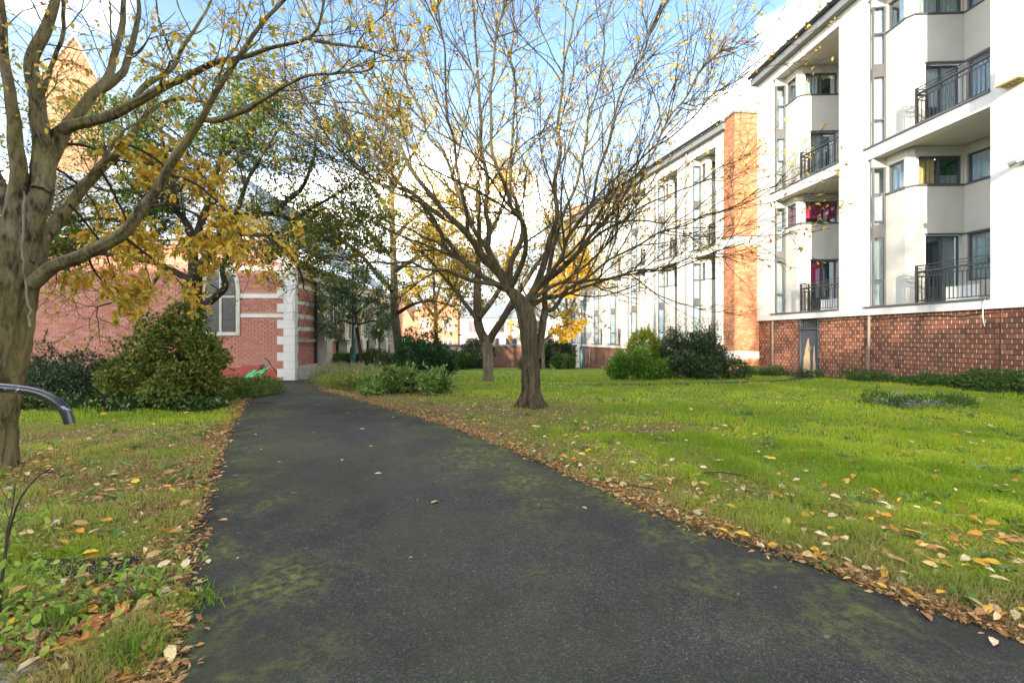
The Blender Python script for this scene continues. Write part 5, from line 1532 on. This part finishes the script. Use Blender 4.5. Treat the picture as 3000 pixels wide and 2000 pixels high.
shrub(203, 'ground_ivy', 'dark ivy carpet along the foot of the hedge', x0, y0_, [(-1.2, .1, .05, 1.6, .35, .22, 4500), (1.0, -.1, .05, 1.5, .3, .22, 4500)], (.05, .08), .8, PALH + PALB[:2], 'gloss', 3, cat='ivy', six=True)
x0, y0_ = P(668, 985, 10.2)[:2]
shrub(204, 'weed_clump', 'light green weedy clump at the path edge below the bush', x0, y0_, [(0, 0, .12, .55, .6, .38, 3000), (.25, .9, .1, .45, .7, .32, 2500)], (.06, .12), .3, [(.12, .20, .03), (.20, .24, .05), (.08, .15, .03)], stems=4, cat='weeds')
x0, y0_ = P(1862, 985, 16.9)[:2]
shrub(211, 'round_bush', 'rounded bright green bush beside the dark laurel', x0, y0_, clumps(4, 20, .75, .6, 1.35, .34, 9000) + [(.8, -.2, .35, .35, .3, .38, 900)], (.08, .13), .42, BR, 'leaf', 8, tipcol=(.30, .46, .06), shoots=90)
x0, y0_ = P(1885, 985, 17.8)[:2]
shrub(212, 'yellow_bush', 'lime yellow bush showing above the rounded green bush', x0, y0_, [(0, 0, 1.15, .62, .5, .75, 3200)], (.08, .13), .42, [(.30, .34, .02), (.40, .40, .03), (.20, .28, .025)], 'leaf', 5, shoots=40)
x0, y0_ = P(2030, 985, 17.6)[:2]
T = shrub(213, 'laurel_bush', 'large glossy dark laurel bush against the orange pilaster', x0, y0_, clumps(5, 46, 1.5, .8, 1.95, .5, 30000) + [(1.5, -.2, .35, .6, .5, .42, 1800)], (.07, .12), .42, PALH + [(.05, .10, .03)], 'gloss', 16, sprigs=70, tipcol=(.10, .15, .03), shoots=60, slen=(.1, .25))
g = np.random.default_rng(77); mb = MB()       # sprigs: upright shoots with small pale leaves
for k in range(85):
    xx = g.uniform(-1.3, 1.4); yy = g.uniform(-.6, .6); zt_ = 1.05 + 1.0 * math.sqrt(max(0, 1 - (xx / 1.7) ** 2))
    hh = g.uniform(.15, .75) * (1 - .25 * abs(xx)); n_ = 16
    pz_ = np.linspace(zt_ - .35, zt_ + hh - .1, n_)
    p = np.stack([np.full(n_, xx) + g.normal(0, .02, n_), np.full(n_, yy) + g.normal(0, .02, n_), pz_], 1)
    a_ = g.uniform(0, 6.28, n_); d = np.stack([np.cos(a_), np.sin(a_), np.full(n_, .6)], 1)
    pl = np.array([(.14, .17, .05), (.20, .21, .07), (.09, .13, .04)])
    mb.leaves(p, d, unit(g.normal(0, .5, (n_, 3)) + [0, 0, 1]), g.uniform(.06, .11, n_), g.uniform(.025, .045, n_), pl[g.integers(0, 3, n_)])
part('shoots', mb, MAT['leaf'], T, False, 'stuff')
# shrub bed between path and lawn
x0, y0_ = P(1190, 985, 11.3)[:2]
shrub(221, 'broadleaf_shrub', 'fresh green broad leaved shrub at the front of the bed', x0, y0_, clumps(7, 26, 1.05, .6, .75, .20, 6500), (.07, .13), .36, [(.17, .28, .045), (.20, .31, .06), (.09, .18, .03), (.25, .33, .09)], 'gloss', 12, six=True, shoots=60, slen=(.15, .4))
x0, y0_ = P(1250, 985, 17.5)[:2]
shrub(222, 'tall_shrub', 'tall blue green shrub beside the tall grey trunk', x0, y0_, clumps(6, 26, 1.1, .7, 2.0, .34, 10000, -.15), (.09, .16), .35, [(.07, .15, .06), (.05, .11, .045), (.10, .20, .08), (.04, .09, .03)], 'leaf', 10, shoots=110, slen=(.2, .6))
x0, y0_ = P(1010, 985, 19.0)[:2]
shrub(223, 'laurel_clump', 'low mid green clump at the church buttress foot', x0, y0_, [(0, 0, .45, .8, .6, .55, 3000), (1.2, .2, .55, .9, .6, .6, 3200), (.5, 0, .4, .7, .5, .5, 1800)], (.09, .15), .45, [(.10, .17, .03), (.06, .12, .025), (.15, .20, .04)], 'gloss', 8)
x0, y0_ = P(1010, 985, 14.4)[:2]
shrub(224, 'lavender_patch', 'dry greyish grassy weeds along the bed beside the path', x0, y0_, [(0, 0, .12, 1.0, 1.0, .42, 5000), (1.0, -1.0, .12, .9, .9, .40, 4000), (-.6, .6, .10, .6, .6, .36, 2200)], (.12, .26), .10, [(.26, .31, .13), (.36, .33, .18), (.20, .29, .08), (.38, .30, .22)], 'leaf', 0, cat='weeds', droop=-.5, flat=.1)
x0, y0_ = P(1090, 985, 12.4)[:2]
shrub(225, 'weed_clump', 'tangled yellow green weeds spilling towards the litter at the bed edge', x0, y0_, [(0, 0, .10, 1.2, .6, .34, 4500), (-.9, .7, .1, .8, .7, .30, 2600), (1.1, -.4, .1, 1.0, .5, .28, 2600)], (.08, .16), .2, [(.26, .32, .06), (.36, .35, .10), (.18, .27, .05)], 'leaf', 3, cat='weeds', droop=-.3, flat=.2)
x0, y0_ = P(1400, 985, 36.0)[:2]
shrub(231, 'dark_shrub', 'dark ivy clad shrub against the boundary wall', x0, y0_, [(0, 0, 1.1, 1.4, .6, 1.3, 5000), (-1.6, .3, .6, 1.3, .6, .7, 2500)], (.12, .2), .6, PALH, 'gloss', 8)
x0, y0_ = P(1630, 985, 37.5)[:2]
shrub(232, 'dark_shrub', 'dark ivy mass at the wing end of the boundary wall', x0, y0_, [(0, 0, 1.1, 1.5, .6, 1.3, 5000), (-1.5, .3, .9, 1.2, .6, 1.0, 3000)], (.12, .2), .6, PALH, 'gloss', 8)
x0, y0_ = P(1648, 985, 34.5)[:2]
shrub(233, 'small_shrub', 'small soft green shrub in front of the dark ivy mass', x0, y0_, [(0, 0, .5, 1.0, .7, .62, 2600), (-2.6, .3, .4, .8, .6, .5, 1800)], (.12, .2), .4, [(.09, .16, .05), (.06, .12, .03)], 'leaf', 4)
x0, y0_ = P(1330, 985, 33.0)[:2]
shrub(234, 'small_shrub', 'low dark green shrub left of the forked tree trunk', x0, y0_, [(0, 0, .55, 1.5, .7, .7, 3500), (-1.8, 0, .6, 1.3, .7, .8, 2800)], (.12, .2), .45, PALH + PALB[:2], 'leaf', 6)
# weeds against the basement wall
def wallpt(a, o): return tuple((Matrix.Translation((14.2, 0, 0)) @ Matrix.Rotation(AB1, 4, 'Z') @ Vector((a, o, 0)))[:2])
for i, (a_, o_, w_, h_, n_, lb) in enumerate([(11.6, .7, 1.3, .55, 4200, 'spreading bramble patch against the basement wall at its near end'), (13.3, .55, 1.0, .30, 2200, 'low weed patch between bramble and withered saplings'), (15.3, .5, .9, .26, 1800, 'low weeds by the pale downpipe'), (16.2, .35, .25, .45, 500, 'dark spiky tuft at the foot of the pale downpipe'), (18.2, .55, .5, .26, 900, 'weeds right beside the grey door step'), (20.3, .6, .6, .42, 1500, 'leafy weed tuft left of the grey door'), (21.6, .7, .9, .4, 2000, 'weeds between laurel bush and basement wall')]):
    xx, yy = wallpt(a_, o_)
    shrub(240 + i, 'weed_patch', lb, xx, yy, [(0, 0, .04, .45, w_, h_, n_), (-.25, .3, .03, .35, w_ * .8, h_ * .7, n_ // 2)], (.06, .12), .45, [(.07, .14, .03), (.11, .18, .035), (.045, .10, .025)], 'leaf', 2, cat='weeds')
# withered saplings against the brick
for i, (a_, h_) in enumerate([(13.45, 1.25), (13.9, .8), (15.05, .55)]):
    xx, yy = wallpt(a_, .25); zb = float(tz(xx, yy)); t = Tree(300 + i)
    T = thing('withered_sapling', ['pale leafless sapling, tallest of those against the brown brick', 'short pale leafless sapling beside the tallest one', 'tiny pale dead stem near the downpipe'][i], 'sapling', (xx, yy, zb))
    t.limbs([(np.array([[xx, yy, zb - .03], [xx + .02, yy + .03, zb + h_ * .5], [xx - .02, yy + .05, zb + h_]]), .016, .005), (np.array([[xx, yy, zb + .1], [xx, yy + .16, zb + h_ * .4], [xx, yy + .22, zb + h_ * .8]]), .012, .004)], 10, .03)
    t.grow(9, .3, 1, (25, 60), (.1, .35), 5, .03, .2, .02, .003)
    mb = MB(); t.bark(mb, (6, 4)); put(T, 'stem', mb, MAT['bark_pale'])
# young shoots on the lawn
for i, (px_, py_, h_, lb) in enumerate([(1618, 1135, .62, 'slim leafy seedling right of the spreading trunk'), (1480, 1132, .42, 'small leafy seedling left of the spreading trunk')]):
    b = G(px_, py_); g = np.random.default_rng(320 + i)
    T = thing('seedling', lb, 'plant', tuple(b)); mb = MB()
    mb.tube(catmull([[0, 0, -.02], [.02, 0, h_ * .5], [-.01, .02, h_]], 8), np.linspace(.008, .003, 8), 5); part('stem', mb, MAT['bark_pale'], T, True)
    n_ = 60; mb = MB(); p = np.stack([g.normal(0, .05, n_), g.normal(0, .05, n_), g.uniform(.08, h_, n_)], 1); p[: n_ // 3, 0] += -.18; p[:n_ // 3, 2] *= .5
    mb.leaves6(p, unit(g.normal(0, 1, (n_, 3)) + [0, 0, .4]), unit(g.normal(0, .5, (n_, 3)) + [0, 0, 1]), g.uniform(.06, .11, n_), g.uniform(.03, .05, n_), np.array(BR)[g.integers(0, 4, n_)] * 1.3)
    part('foliage', mb, MAT['leaf'], T, False, 'stuff')

# ------------------------------------------------------------------ grass, leaf litter, fallen leaves
g = np.random.default_rng(9)
def in_path(x, y): return inside_poly(x, y, path_poly)
def sample_ground(n, ymin, ymax, pw):
    u = g.random(n); k = 1 - pw
    y = (ymin ** k + u * (ymax ** k - ymin ** k)) ** (1 / k)
    half = y * 1.22 + 1.9
    x = g.uniform(-1, 1, n) * half
    return x, y
def b1_front(x, y): return (x + .0975 * y) < 14.15
def ok_ground(x, y):
    m = ~in_path(x, y) & b1_front(x, y) & (x + .2746 * y < 17.0)
    m &= ~((x < -5.9) & (y > 15.3)) & ~near_dpath(x, y, .33)
    return m
mb = MB()
def blades(x, y, h, w, c, lean=.5):
    n = len(x); a = g.uniform(0, 2 * math.pi, n)
    z = tz(x, y)
    b = np.stack([x, y, z - .004], 1)
    sd = np.stack([np.cos(a), np.sin(a), 0 * a], 1) * (w / 2)[:, None]
    a2 = g.uniform(0, 2 * math.pi, n); ld = np.stack([np.cos(a2), np.sin(a2), 0 * a], 1) * (h * lean * g.random(n))[:, None]
    mid = b + ld * .35 + np.stack([0 * h, 0 * h, h * .6], 1); tip = b + ld + np.stack([0 * h, 0 * h, h * (1 - .25 * lean)], 1)
    v = np.stack([b - sd, b + sd, mid + sd * .75, mid - sd * .75, tip], 1)
    i = np.arange(n)[:, None] * 5
    mb.add(v.reshape(-1, 3), i + [0, 1, 2, 3], i + [3, 2, 4], np.repeat(c, 5, 0))
x, y = sample_ground(380000, 1.75, 24, 1.55)
xa, ya = sample_ground(120000, 1.8, 6.5, 1.2); x, y = np.concatenate([x, xa]), np.concatenate([y, ya])
m = ok_ground(x, y); x, y = x[m], y[m]
L = litter(x, y) * np.clip(1.2 - y / 40, 0, 1)
keep = g.random(len(x)) < np.clip(1.08 - .85 * L, .06, 1)
x, y, L = x[keep], y[keep], L[keep]
n = len(x)
dry = np.clip(L * 1.2 - .25 + .35 * (g.random(n) - .4), 0, 1)[:, None]
tuft = vnoise(x, y, .35)
left = x < -1.3
gA, gB, gC = np.array([.38, .48, .032]), np.array([.54, .62, .06]), np.array([.25, .37, .028])
k1 = g.random((n, 1))
cc = gA * (1 - k1) + gB * k1
k2 = np.clip((vnoise(x, y, 1.1) - .25) * 2, 0, 1)[:, None] * .8 + .2 * vnoise(x + 7, y, .3)[:, None]
cc = gC * (1 - k2) * g.uniform(.8, 1.2, (n, 1)) + cc * k2
cd = np.array([.42, .33, .15]) * g.uniform(.6, 1.2, (n, 1))
cc = cc * (1 - dry) + cd * dry
hh = (.03 + .13 * tuft ** 1.5 * g.uniform(.5, 1.3, n)) * (1 - .45 * L)
hh *= np.where((y < 5) & (tuft > .6), 1.25, 1.0)
ww = (.0035 + .00075 * y) * g.uniform(.8, 1.3, n)
blades(x, y, hh, ww, cc, .8)
go = part('lawn_grass', mb, MAT['grass'], None, False)
mbw = MB(); nr_ = 420
xr, yr = sample_ground(nr_ * 3, 2.2, 15, 1.4); mr_ = ok_ground(xr, yr) & (xr > -6); xr, yr = xr[mr_][:nr_], yr[mr_][:nr_]
for x_, y_ in zip(xr, yr):
    k_ = g.integers(6, 12); a_ = g.uniform(0, 6.28, k_); d_ = np.stack([np.cos(a_), np.sin(a_), g.uniform(.25, .9, k_)], 1)
    p_ = np.tile([x_, y_, float(tz(x_, y_)) + .005], (k_, 1)) + g.normal(0, .02, (k_, 3)) * [1, 1, 0]
    l_ = g.uniform(.05, .12, k_); cw = np.array([(.16, .27, .05), (.22, .32, .09), (.12, .22, .04)])[g.integers(0, 3, k_)]
    mbw.leaves6(p_, d_, unit(g.normal(0, .3, (k_, 3)) + [0, 0, 1]), l_, l_ * .33, cw * g.uniform(.8, 1.2, (k_, 1)), .1)
tag(part('lawn_weeds', mbw, MAT['leaf'], None, False), 'scattered broad leaved weeds growing through the lawn', 'weeds', kind='stuff')
tag(go, 'short bright green turf growing over the lawn and verge', 'grass', kind='stuff')

# leaf litter: small crumbled brown pieces and whole leaves
mb = MB()
LP = [(.36, .20, .08), (.46, .24, .085), (.28, .15, .06), (.52, .32, .13), (.20, .11, .05), (.58, .39, .18)]
def lay(x, y, ln, wr, pal, zoff=.012, six=True, tilt=.35):
    n = len(x); a = g.uniform(0, 2 * math.pi, n)
    d = np.stack([np.cos(a), np.sin(a), g.normal(0, tilt * .4, n)], 1)
    nr = unit(np.stack([g.normal(0, tilt, n), g.normal(0, tilt, n), np.ones(n)], 1))
    p = np.stack([x, y, tz(x, y) + zoff * g.uniform(.4, 1.6, n)], 1)
    pl = np.asarray(pal); c = pl[g.integers(0, len(pl), n)] * g.uniform(.7, 1.25, (n, 1))
    (mb.leaves6 if six else mb.leaves)(p, d, nr, ln, ln * wr, c)
x, y = sample_ground(190000, 1.75, 15, 1.6)
m = ok_ground(x, y); x, y = x[m], y[m]
L = litter(x, y); kp = g.random(len(x)) < np.clip(L * 1.15 - .14, 0, 1); x, y = x[kp], y[kp]
lay(x, y, g.uniform(.015, .05, len(x)) * (1 + y * .03), .38, LP, .018, False, .5)
# drift along the path edges
for e, sg in ((eRf, 1), (eLf, -1)):
    ee = e[(e[:, 1] > 1.7) & (e[:, 1] < 15.5)]
    k = g.integers(0, len(ee), 7000); off = np.abs(g.normal(0, .09, 7000)) - .035
    off *= (1 + .06 * ee[k, 1])
    x = ee[k, 0] + sg * off + g.normal(0, .03, 7000); y = ee[k, 1] + sg * off * .6 + g.normal(0, .05, 7000)
    lay(x, y, g.uniform(.02, .065, 7000), .4, LP, .022, False, .6)
lo = part('leaf_litter', mb, MAT['litter'], None, False)
tag(lo, 'crumbled brown leaf litter drifted along both path edges', 'leaf litter', kind='stuff')
mb = MB()
PALE = [(.62, .42, .17), (.55, .33, .12), (.66, .50, .26), (.68, .40, .05), (.60, .26, .04), (.50, .30, .14), (.40, .20, .08), (.70, .56, .34)]
x, y = sample_ground(12500, 1.75, 17, 1.4)
m = ok_ground(x, y) & (x > -9); x, y = x[m], y[m]
L = litter(x, y); kp = g.random(len(x)) < np.clip(.20 + .5 * L, 0, 1) * np.where(x > 9, .4, 1) * np.where(x < -1.2, .33, 1); x, y = x[kp], y[kp]
lay(x, y, g.uniform(.05, .105, len(x)), .48, PALE, .045, True, .45)
# heap of orange leaves in the near left corner
n_ = 420; x = g.normal(-1.78, .22, n_); y = g.normal(2.12, .16, n_); m = ~in_path(x, y); x, y = x[m], y[m]
lay(x, y, g.uniform(.04, .085, len(x)), .42, [(.58, .25, .06), (.66, .33, .08), (.45, .19, .06), (.62, .42, .16), (.35, .17, .08)], .03, True, .6)
lo = part('scattered_leaves', mb, MAT['litter'], None, False)
tag(lo, 'whole pale and orange autumn leaves scattered thickly over the grass', 'leaves', kind='stuff')

# single leaves lying on the asphalt
for i, (px_, py_, ln_) in enumerate([(1262, 1481, .085), (1720, 1498, .06), (1118, 1392, .075), (1004, 1350, .07), (1093, 1312, .07), (808, 1358, .065), (850, 1452, .06), (1068, 1260, .075), (914, 1271, .04), (1020, 1213, .06), (745, 1275, .08), (932, 1188, .06), (838, 1210, .05), (1030, 1223, .05), (962, 1188, .05), (1156, 1225, .05), (1340, 1286, .05), (668, 1530, .07), (612, 1660, .07), (530, 1750, .09), (1870, 1500, .06), (2480, 1690, .08), (2700, 1800, .09), (2910, 1880, .08), (760, 1320, .05), (680, 1400, .06), (905, 1165, .05), (860, 1170, .05), (1210, 1640, .03), (700, 1640, .03)]):
    b = G(px_, py_); a_ = g.uniform(0, 6.28); mb = MB()
    n2 = 1
    mb.leaves6(np.array([[0, 0, .006]]), np.array([[1., 0, .06]]), np.array([[0., .12, 1.]]), np.array([ln_]), np.array([ln_ * .45]), np.array([PALE[i % 8]]), .12)
    o = part('fallen_leaf', mb, MAT['litter'], None)
    o.location = (b[0], b[1], b[2] + .016); o.rotation_euler = (0, 0, a_)
    tag(o, 'single dry autumn leaf lying on the asphalt path', 'leaf', 'fallen leaves on the asphalt path')

# twigs lying about
for i, (pts, lb) in enumerate([([(665, 1272), (700, 1268), (735, 1262)], 'dark fallen twig lying across the left path edge'), ([(1790, 1420), (1880, 1435), (1960, 1452)], 'thin fallen twig along the right path edge'), ([(2000, 1412), (2090, 1390), (2200, 1405)], 'fallen twig lying on the lawn among leaves'), ([(560, 1570), (600, 1550), (612, 1520)], 'curved pale twig at the left path edge'), ([(2890, 1650), (2950, 1672), (3010, 1705)], 'straight stick in the grass at the lawn corner'), ([(750, 1186), (790, 1184), (808, 1187)], 'pale stick lying on the path near the church')]):
    q = np.array([G(*p_) for p_ in pts]); q[:, 2] += .03; b = q[0].copy()
    mb = MB(); mb.tube(catmull(q - b, 10), np.linspace(.008, .004, 10), 5)
    o = part('fallen_twig', mb, MAT['twig'], None, True); o.location = tuple(b); tag(o, lb, 'twig')

# tall weeds in the near left corner
g = np.random.default_rng(55)
WL = [(.22, .33, .04), (.30, .42, .06), (.15, .25, .03), (.36, .42, .08)]
for i, (x_, y_, h_, n_, lb) in enumerate([(-2.55, 2.2, .28, 260, 'nettle like weed clump at the kerb corner'), (-3.15, 2.75, .30, 260, 'bright weed clump behind the ribbed board'), (-2.15, 1.95, .16, 170, 'low weed clump on the concrete edging'), (-2.0, 2.42, .15, 150, 'small weeds in front of the ribbed board'), (-3.4, 3.1, .3, 190, 'weed clump at the sapling foot')]):
    T = thing('weed_clump', lb, 'weeds', (x_, y_, 0)); mb = MB()
    p = np.stack([g.normal(0, .15, n_), g.normal(0, .12, n_), g.uniform(.02, h_, n_)], 1)
    mb.leaves6(p, unit(g.normal(0, 1, (n_, 3)) + [0, 0, .2]), unit(g.normal(0, .45, (n_, 3)) + [0, 0, 1]), g.uniform(.022, .058, n_), g.uniform(.012, .032, n_), np.array(WL)[g.integers(0, 4, n_)], .2)
    part('foliage', mb, MAT['leaf'], T, False, 'stuff')
    mb = MB()
    for k in range(9):
        s0 = np.array([g.normal(0, .1), g.normal(0, .08), -.01]); mb.tubes(catmull([s0, s0 + [g.normal(0, .03), 0, h_ * .5], s0 + [g.normal(0, .05), g.normal(0, .05), h_]], 6)[None], np.full((1, 6), .003), 4)
    part('stems', mb, MAT['leaf'] if False else MAT['bark_pale'], T, True, 'stuff')
# grass tufts in the corner
for i, (x_, y_, n_, h_, lb) in enumerate([(-1.62, 1.95, 160, .20, 'long fresh grass tuft beside the orange leaf heap'), (-1.66, 2.35, 150, .13, 'grass tuft leaning over the asphalt edge'), (-2.2, 2.2, 170, .17, 'grass tuft on the verge behind the kerb')]):
    mb = MB(); xg, yg = x_ + g.normal(0, .07, n_), y_ + g.normal(0, .06, n_)
    c = np.array([.15, .26, .03]) * g.uniform(.7, 1.5, (n_, 1))
    blades(xg, yg, g.uniform(.5, 1, n_) * h_, np.full(n_, .006), c, 1.1)
    o = part('grass_tuft', mb, MAT['grass'], None); tag(o, lb, 'grass', kind='stuff')

# sapling stem at the left frame edge
T = thing('sapling', 'thin dark sapling stem beside the near kerb weeds', 'sapling', (*P(5, 985, 2.25)[:2], 0)); t = Tree(400)
t.limbs([(px([(2, 1826), (6, 1700), (30, 1560), (60, 1460), (110, 1395), (150, 1370)], 2.25, .1), .008, .003), (px([(8, 1690), (20, 1560), (35, 1500), (40, 1420)], 2.25, .05), .006, .002)], 14, .01)
t.grow(8, .3, 1, (20, 50), (.05, .2), 5, .02, .2, .02, .0015)
mb = MB(); t.bark(mb, (8, 4)); put(T, 'stem', mb, MAT['bark_dark'])

# ------------------------------------------------------------------ rail, kerb, board, slab, lamp posts, bicycle
YR = 2.35
RL = thing('handrail', 'black tubular rail with chipped paint and downturned open end', 'railing', (P(-420, 985, YR)[0], YR, 0))
mb = MB()
pr = [P(-420, 1130, YR), P(-250, 1131, YR), P(-40, 1134, YR), P(60, 1141, YR), P(120, 1153, YR), P(165, 1176, YR), P(193, 1206, YR), P(205, 1240, YR)]
rp = catmull(pr, 40); rr_ = .0235
mb.tubes(rp[None], np.full((1, 40), rr_), 20); mb.tubes(rp[None], np.full((1, 40), rr_ - .004), 20)
# rim of the open end
put(RL, 'top_rail', mb, MAT['chipped'])
mb = MB(); b = P(-420, 1130, YR); mb.tube([[b[0], YR, -.25], [b[0], YR, b[2] + .015]], .026, 18); put(RL, 'post', mb, MAT['chipped'])
mb = MB(); mb.box(-3.6, -1.98, 1.62, 1.90, -.1, .035); KB_ = part('kerb', mb, MAT['conc'], None); tag(KB_, 'mossy concrete edging slab in the near left corner', 'kerb')
T = thing('ribbed_board', 'dark weathered ribbed board sunk in the verge', 'board', (*G(235, 1668)[:2], .0), math.radians(4))
mb = MB(); mb.box(-.34, .30, -.11, .11, -.03, .018); part('board', mb, M('weathered_black_board', (.035, .034, .036), .7, .4, 20, .4, 60), T)
for k in range(7):
    mb = MB(); mb.box(-.335, .295, -.105 + k * .03, -.087 + k * .03, .0185, .03); part('rib', mb, MAT['rubber'], T)
b = G(2680, 1186)
T = thing('manhole_slab', 'concrete inspection slab edged with weeds in the lawn', 'slab', (b[0], b[1], 0), math.radians(-6))
mb = MB(); mb.box(-.62, .62, -.34, .34, -.05, .07); part('slab', mb, MAT['conc'], T)
mb = MB(); mb.box(-.42, .42, -.22, .22, .0705, .085); part('cover', mb, MAT['mgrey'], T)
shrub(411, 'weed_clump', 'dark tufty weeds around the concrete inspection slab', b[0] - .1, b[1] - .42, [(0, 0, .03, .9, .25, .22, 1300), (-.75, .3, .03, .4, .35, .28, 900), (.75, .2, .03, .3, .3, .2, 400)], (.06, .13), .18, [(.06, .12, .025), (.10, .17, .03)], 'leaf', 0, cat='weeds', droop=-.3)
g = np.random.default_rng(66); mb = MB(); n_ = 90
blades(b[0] + g.normal(-.1, .12, n_), b[1] + g.normal(.3, .1, n_), g.uniform(.15, .5, n_), np.full(n_, .008), np.array([.42, .34, .20]) * g.uniform(.8, 1.2, (n_, 1)), .5)
tag(part('dry_grass', mb, MAT['grass'], None), 'pale dry grass stalks behind the inspection slab', 'grass', kind='stuff')

def lamp_post(label, x, y, h):
    zb = float(tz(x, y))
    T = thing('lamp_post', label, 'lamp post', (x, y, zb), 0)
    mb = MB(); mb.tubes(np.array([[[0, 0, -.05], [0, 0, .1], [0, 0, 1.15], [0, 0, 1.25]]]), np.array([[.14, .13, .12, .08]]), 14); part('base', mb, MAT['teal'], T, True)
    mb = MB(); mb.tube([[0, 0, 1.2], [0, 0, h]], np.array([.06, .045]), 12); part('column', mb, MAT['teal'], T, True)
    mb = MB(); mb.tubes(np.array([[[0, 0, h], [0, 0, h + .1], [0, 0, h + .45], [0, 0, h + .5]]]), np.array([[.09, .16, .22, .05]]), 14); part('lantern', mb, MAT['lamp_w'], T, True)
    mb = MB(); mb.tubes(np.array([[[0, 0, h + .5], [0, 0, h + .56], [0, 0, h + .66]]]), np.array([[.27, .22, .02]]), 14); part('cap', mb, MAT['teal'], T, True)
q = P(1704, 985, 37.5); lamp_post('teal lamp post standing in front of the white wing', q[0], q[1], 5.6)
q = P(1034, 985, 18.4); lamp_post('teal lamp post among the shrubs by the church', q[0], q[1], 4.4)

# bright green hire bicycle fallen against the weeds
bb = P(690, 985, 13.2)
BK = thing('bicycle', 'bright green bicycle fallen in the weeds by the church wall', 'bicycle', (bb[0], bb[1], float(tz(0, 13.2)) + .02), math.radians(-52))
def ring(cx, cz, r, n_=30):
    a_ = np.linspace(0, 2 * math.pi, n_ + 1); return np.stack([cx + r * np.cos(a_), 0 * a_, cz + r * np.sin(a_)], 1)
bparts = []
def bpart(name, mb, mat, par=BK):
    o = part(name, mb, MAT[mat], par, name != 'basket')
    if par is BK: o.rotation_euler = (math.radians(-58), 0, 0)
    return o
for cx in (-.55, .52):
    mb = MB(); mb.tubes(ring(cx, .33, .32)[None], np.full((1, 31), .022), 8); w_ = bpart('wheel', mb, 'rubber')
    mb = MB(); mb.tubes(ring(cx, .33, .295)[None], np.full((1, 31), .010), 6)
    for k in range(10):
        a_ = k * .628; mb.tube([[cx, 0, .33], [cx + .29 * math.cos(a_), 0, .33 + .29 * math.sin(a_)]], .003, 4)
    part('rim', mb, MAT['steel'], w_, True, 'stuff')
    mb = MB(); a_ = np.linspace(.35, 2.6, 12); mb.tubes(np.stack([cx + .37 * np.cos(a_), 0 * a_, .33 + .37 * np.sin(a_)], 1)[None], np.full((1, 12), .03), 6); bpart('mudguard', mb, 'green_p')
mb = MB(); mb.tube(catmull([[.40, 0, .86], [.25, 0, .55], [.0, 0, .36], [-.22, 0, .36], [-.34, 0, .70]], 18), .055, 10); mb.tube([[-.22, 0, .36], [-.55, 0, .33]], .025, 8); bpart('frame', mb, 'green_p')
mb = MB(); mb.tube([[.52, .06, .33], [.46, .06, .62], [.40, 0, .86], [.36, 0, 1.02]], .022, 8); mb.tube([[.52, -.06, .33], [.46, -.06, .62]], .018, 8); bpart('fork', mb, 'steel')
mb = MB(); mb.tube(catmull([[.22, .30, 1.04], [.34, .15, 1.05], [.36, 0, 1.02], [.34, -.15, 1.05], [.22, -.30, 1.04]], 16), .014, 8); bpart('handlebar', mb, 'black')
mb = MB(); mb.tube([[-.34, 0, .68], [-.39, 0, .86]], .016, 8); mb.tubes(np.array([[[-.56, 0, .90], [-.48, 0, .91], [-.34, 0, .90], [-.24, 0, .89]]]), np.array([[.05, .085, .045, .02]]), 10); bpart('saddle', mb, 'black')
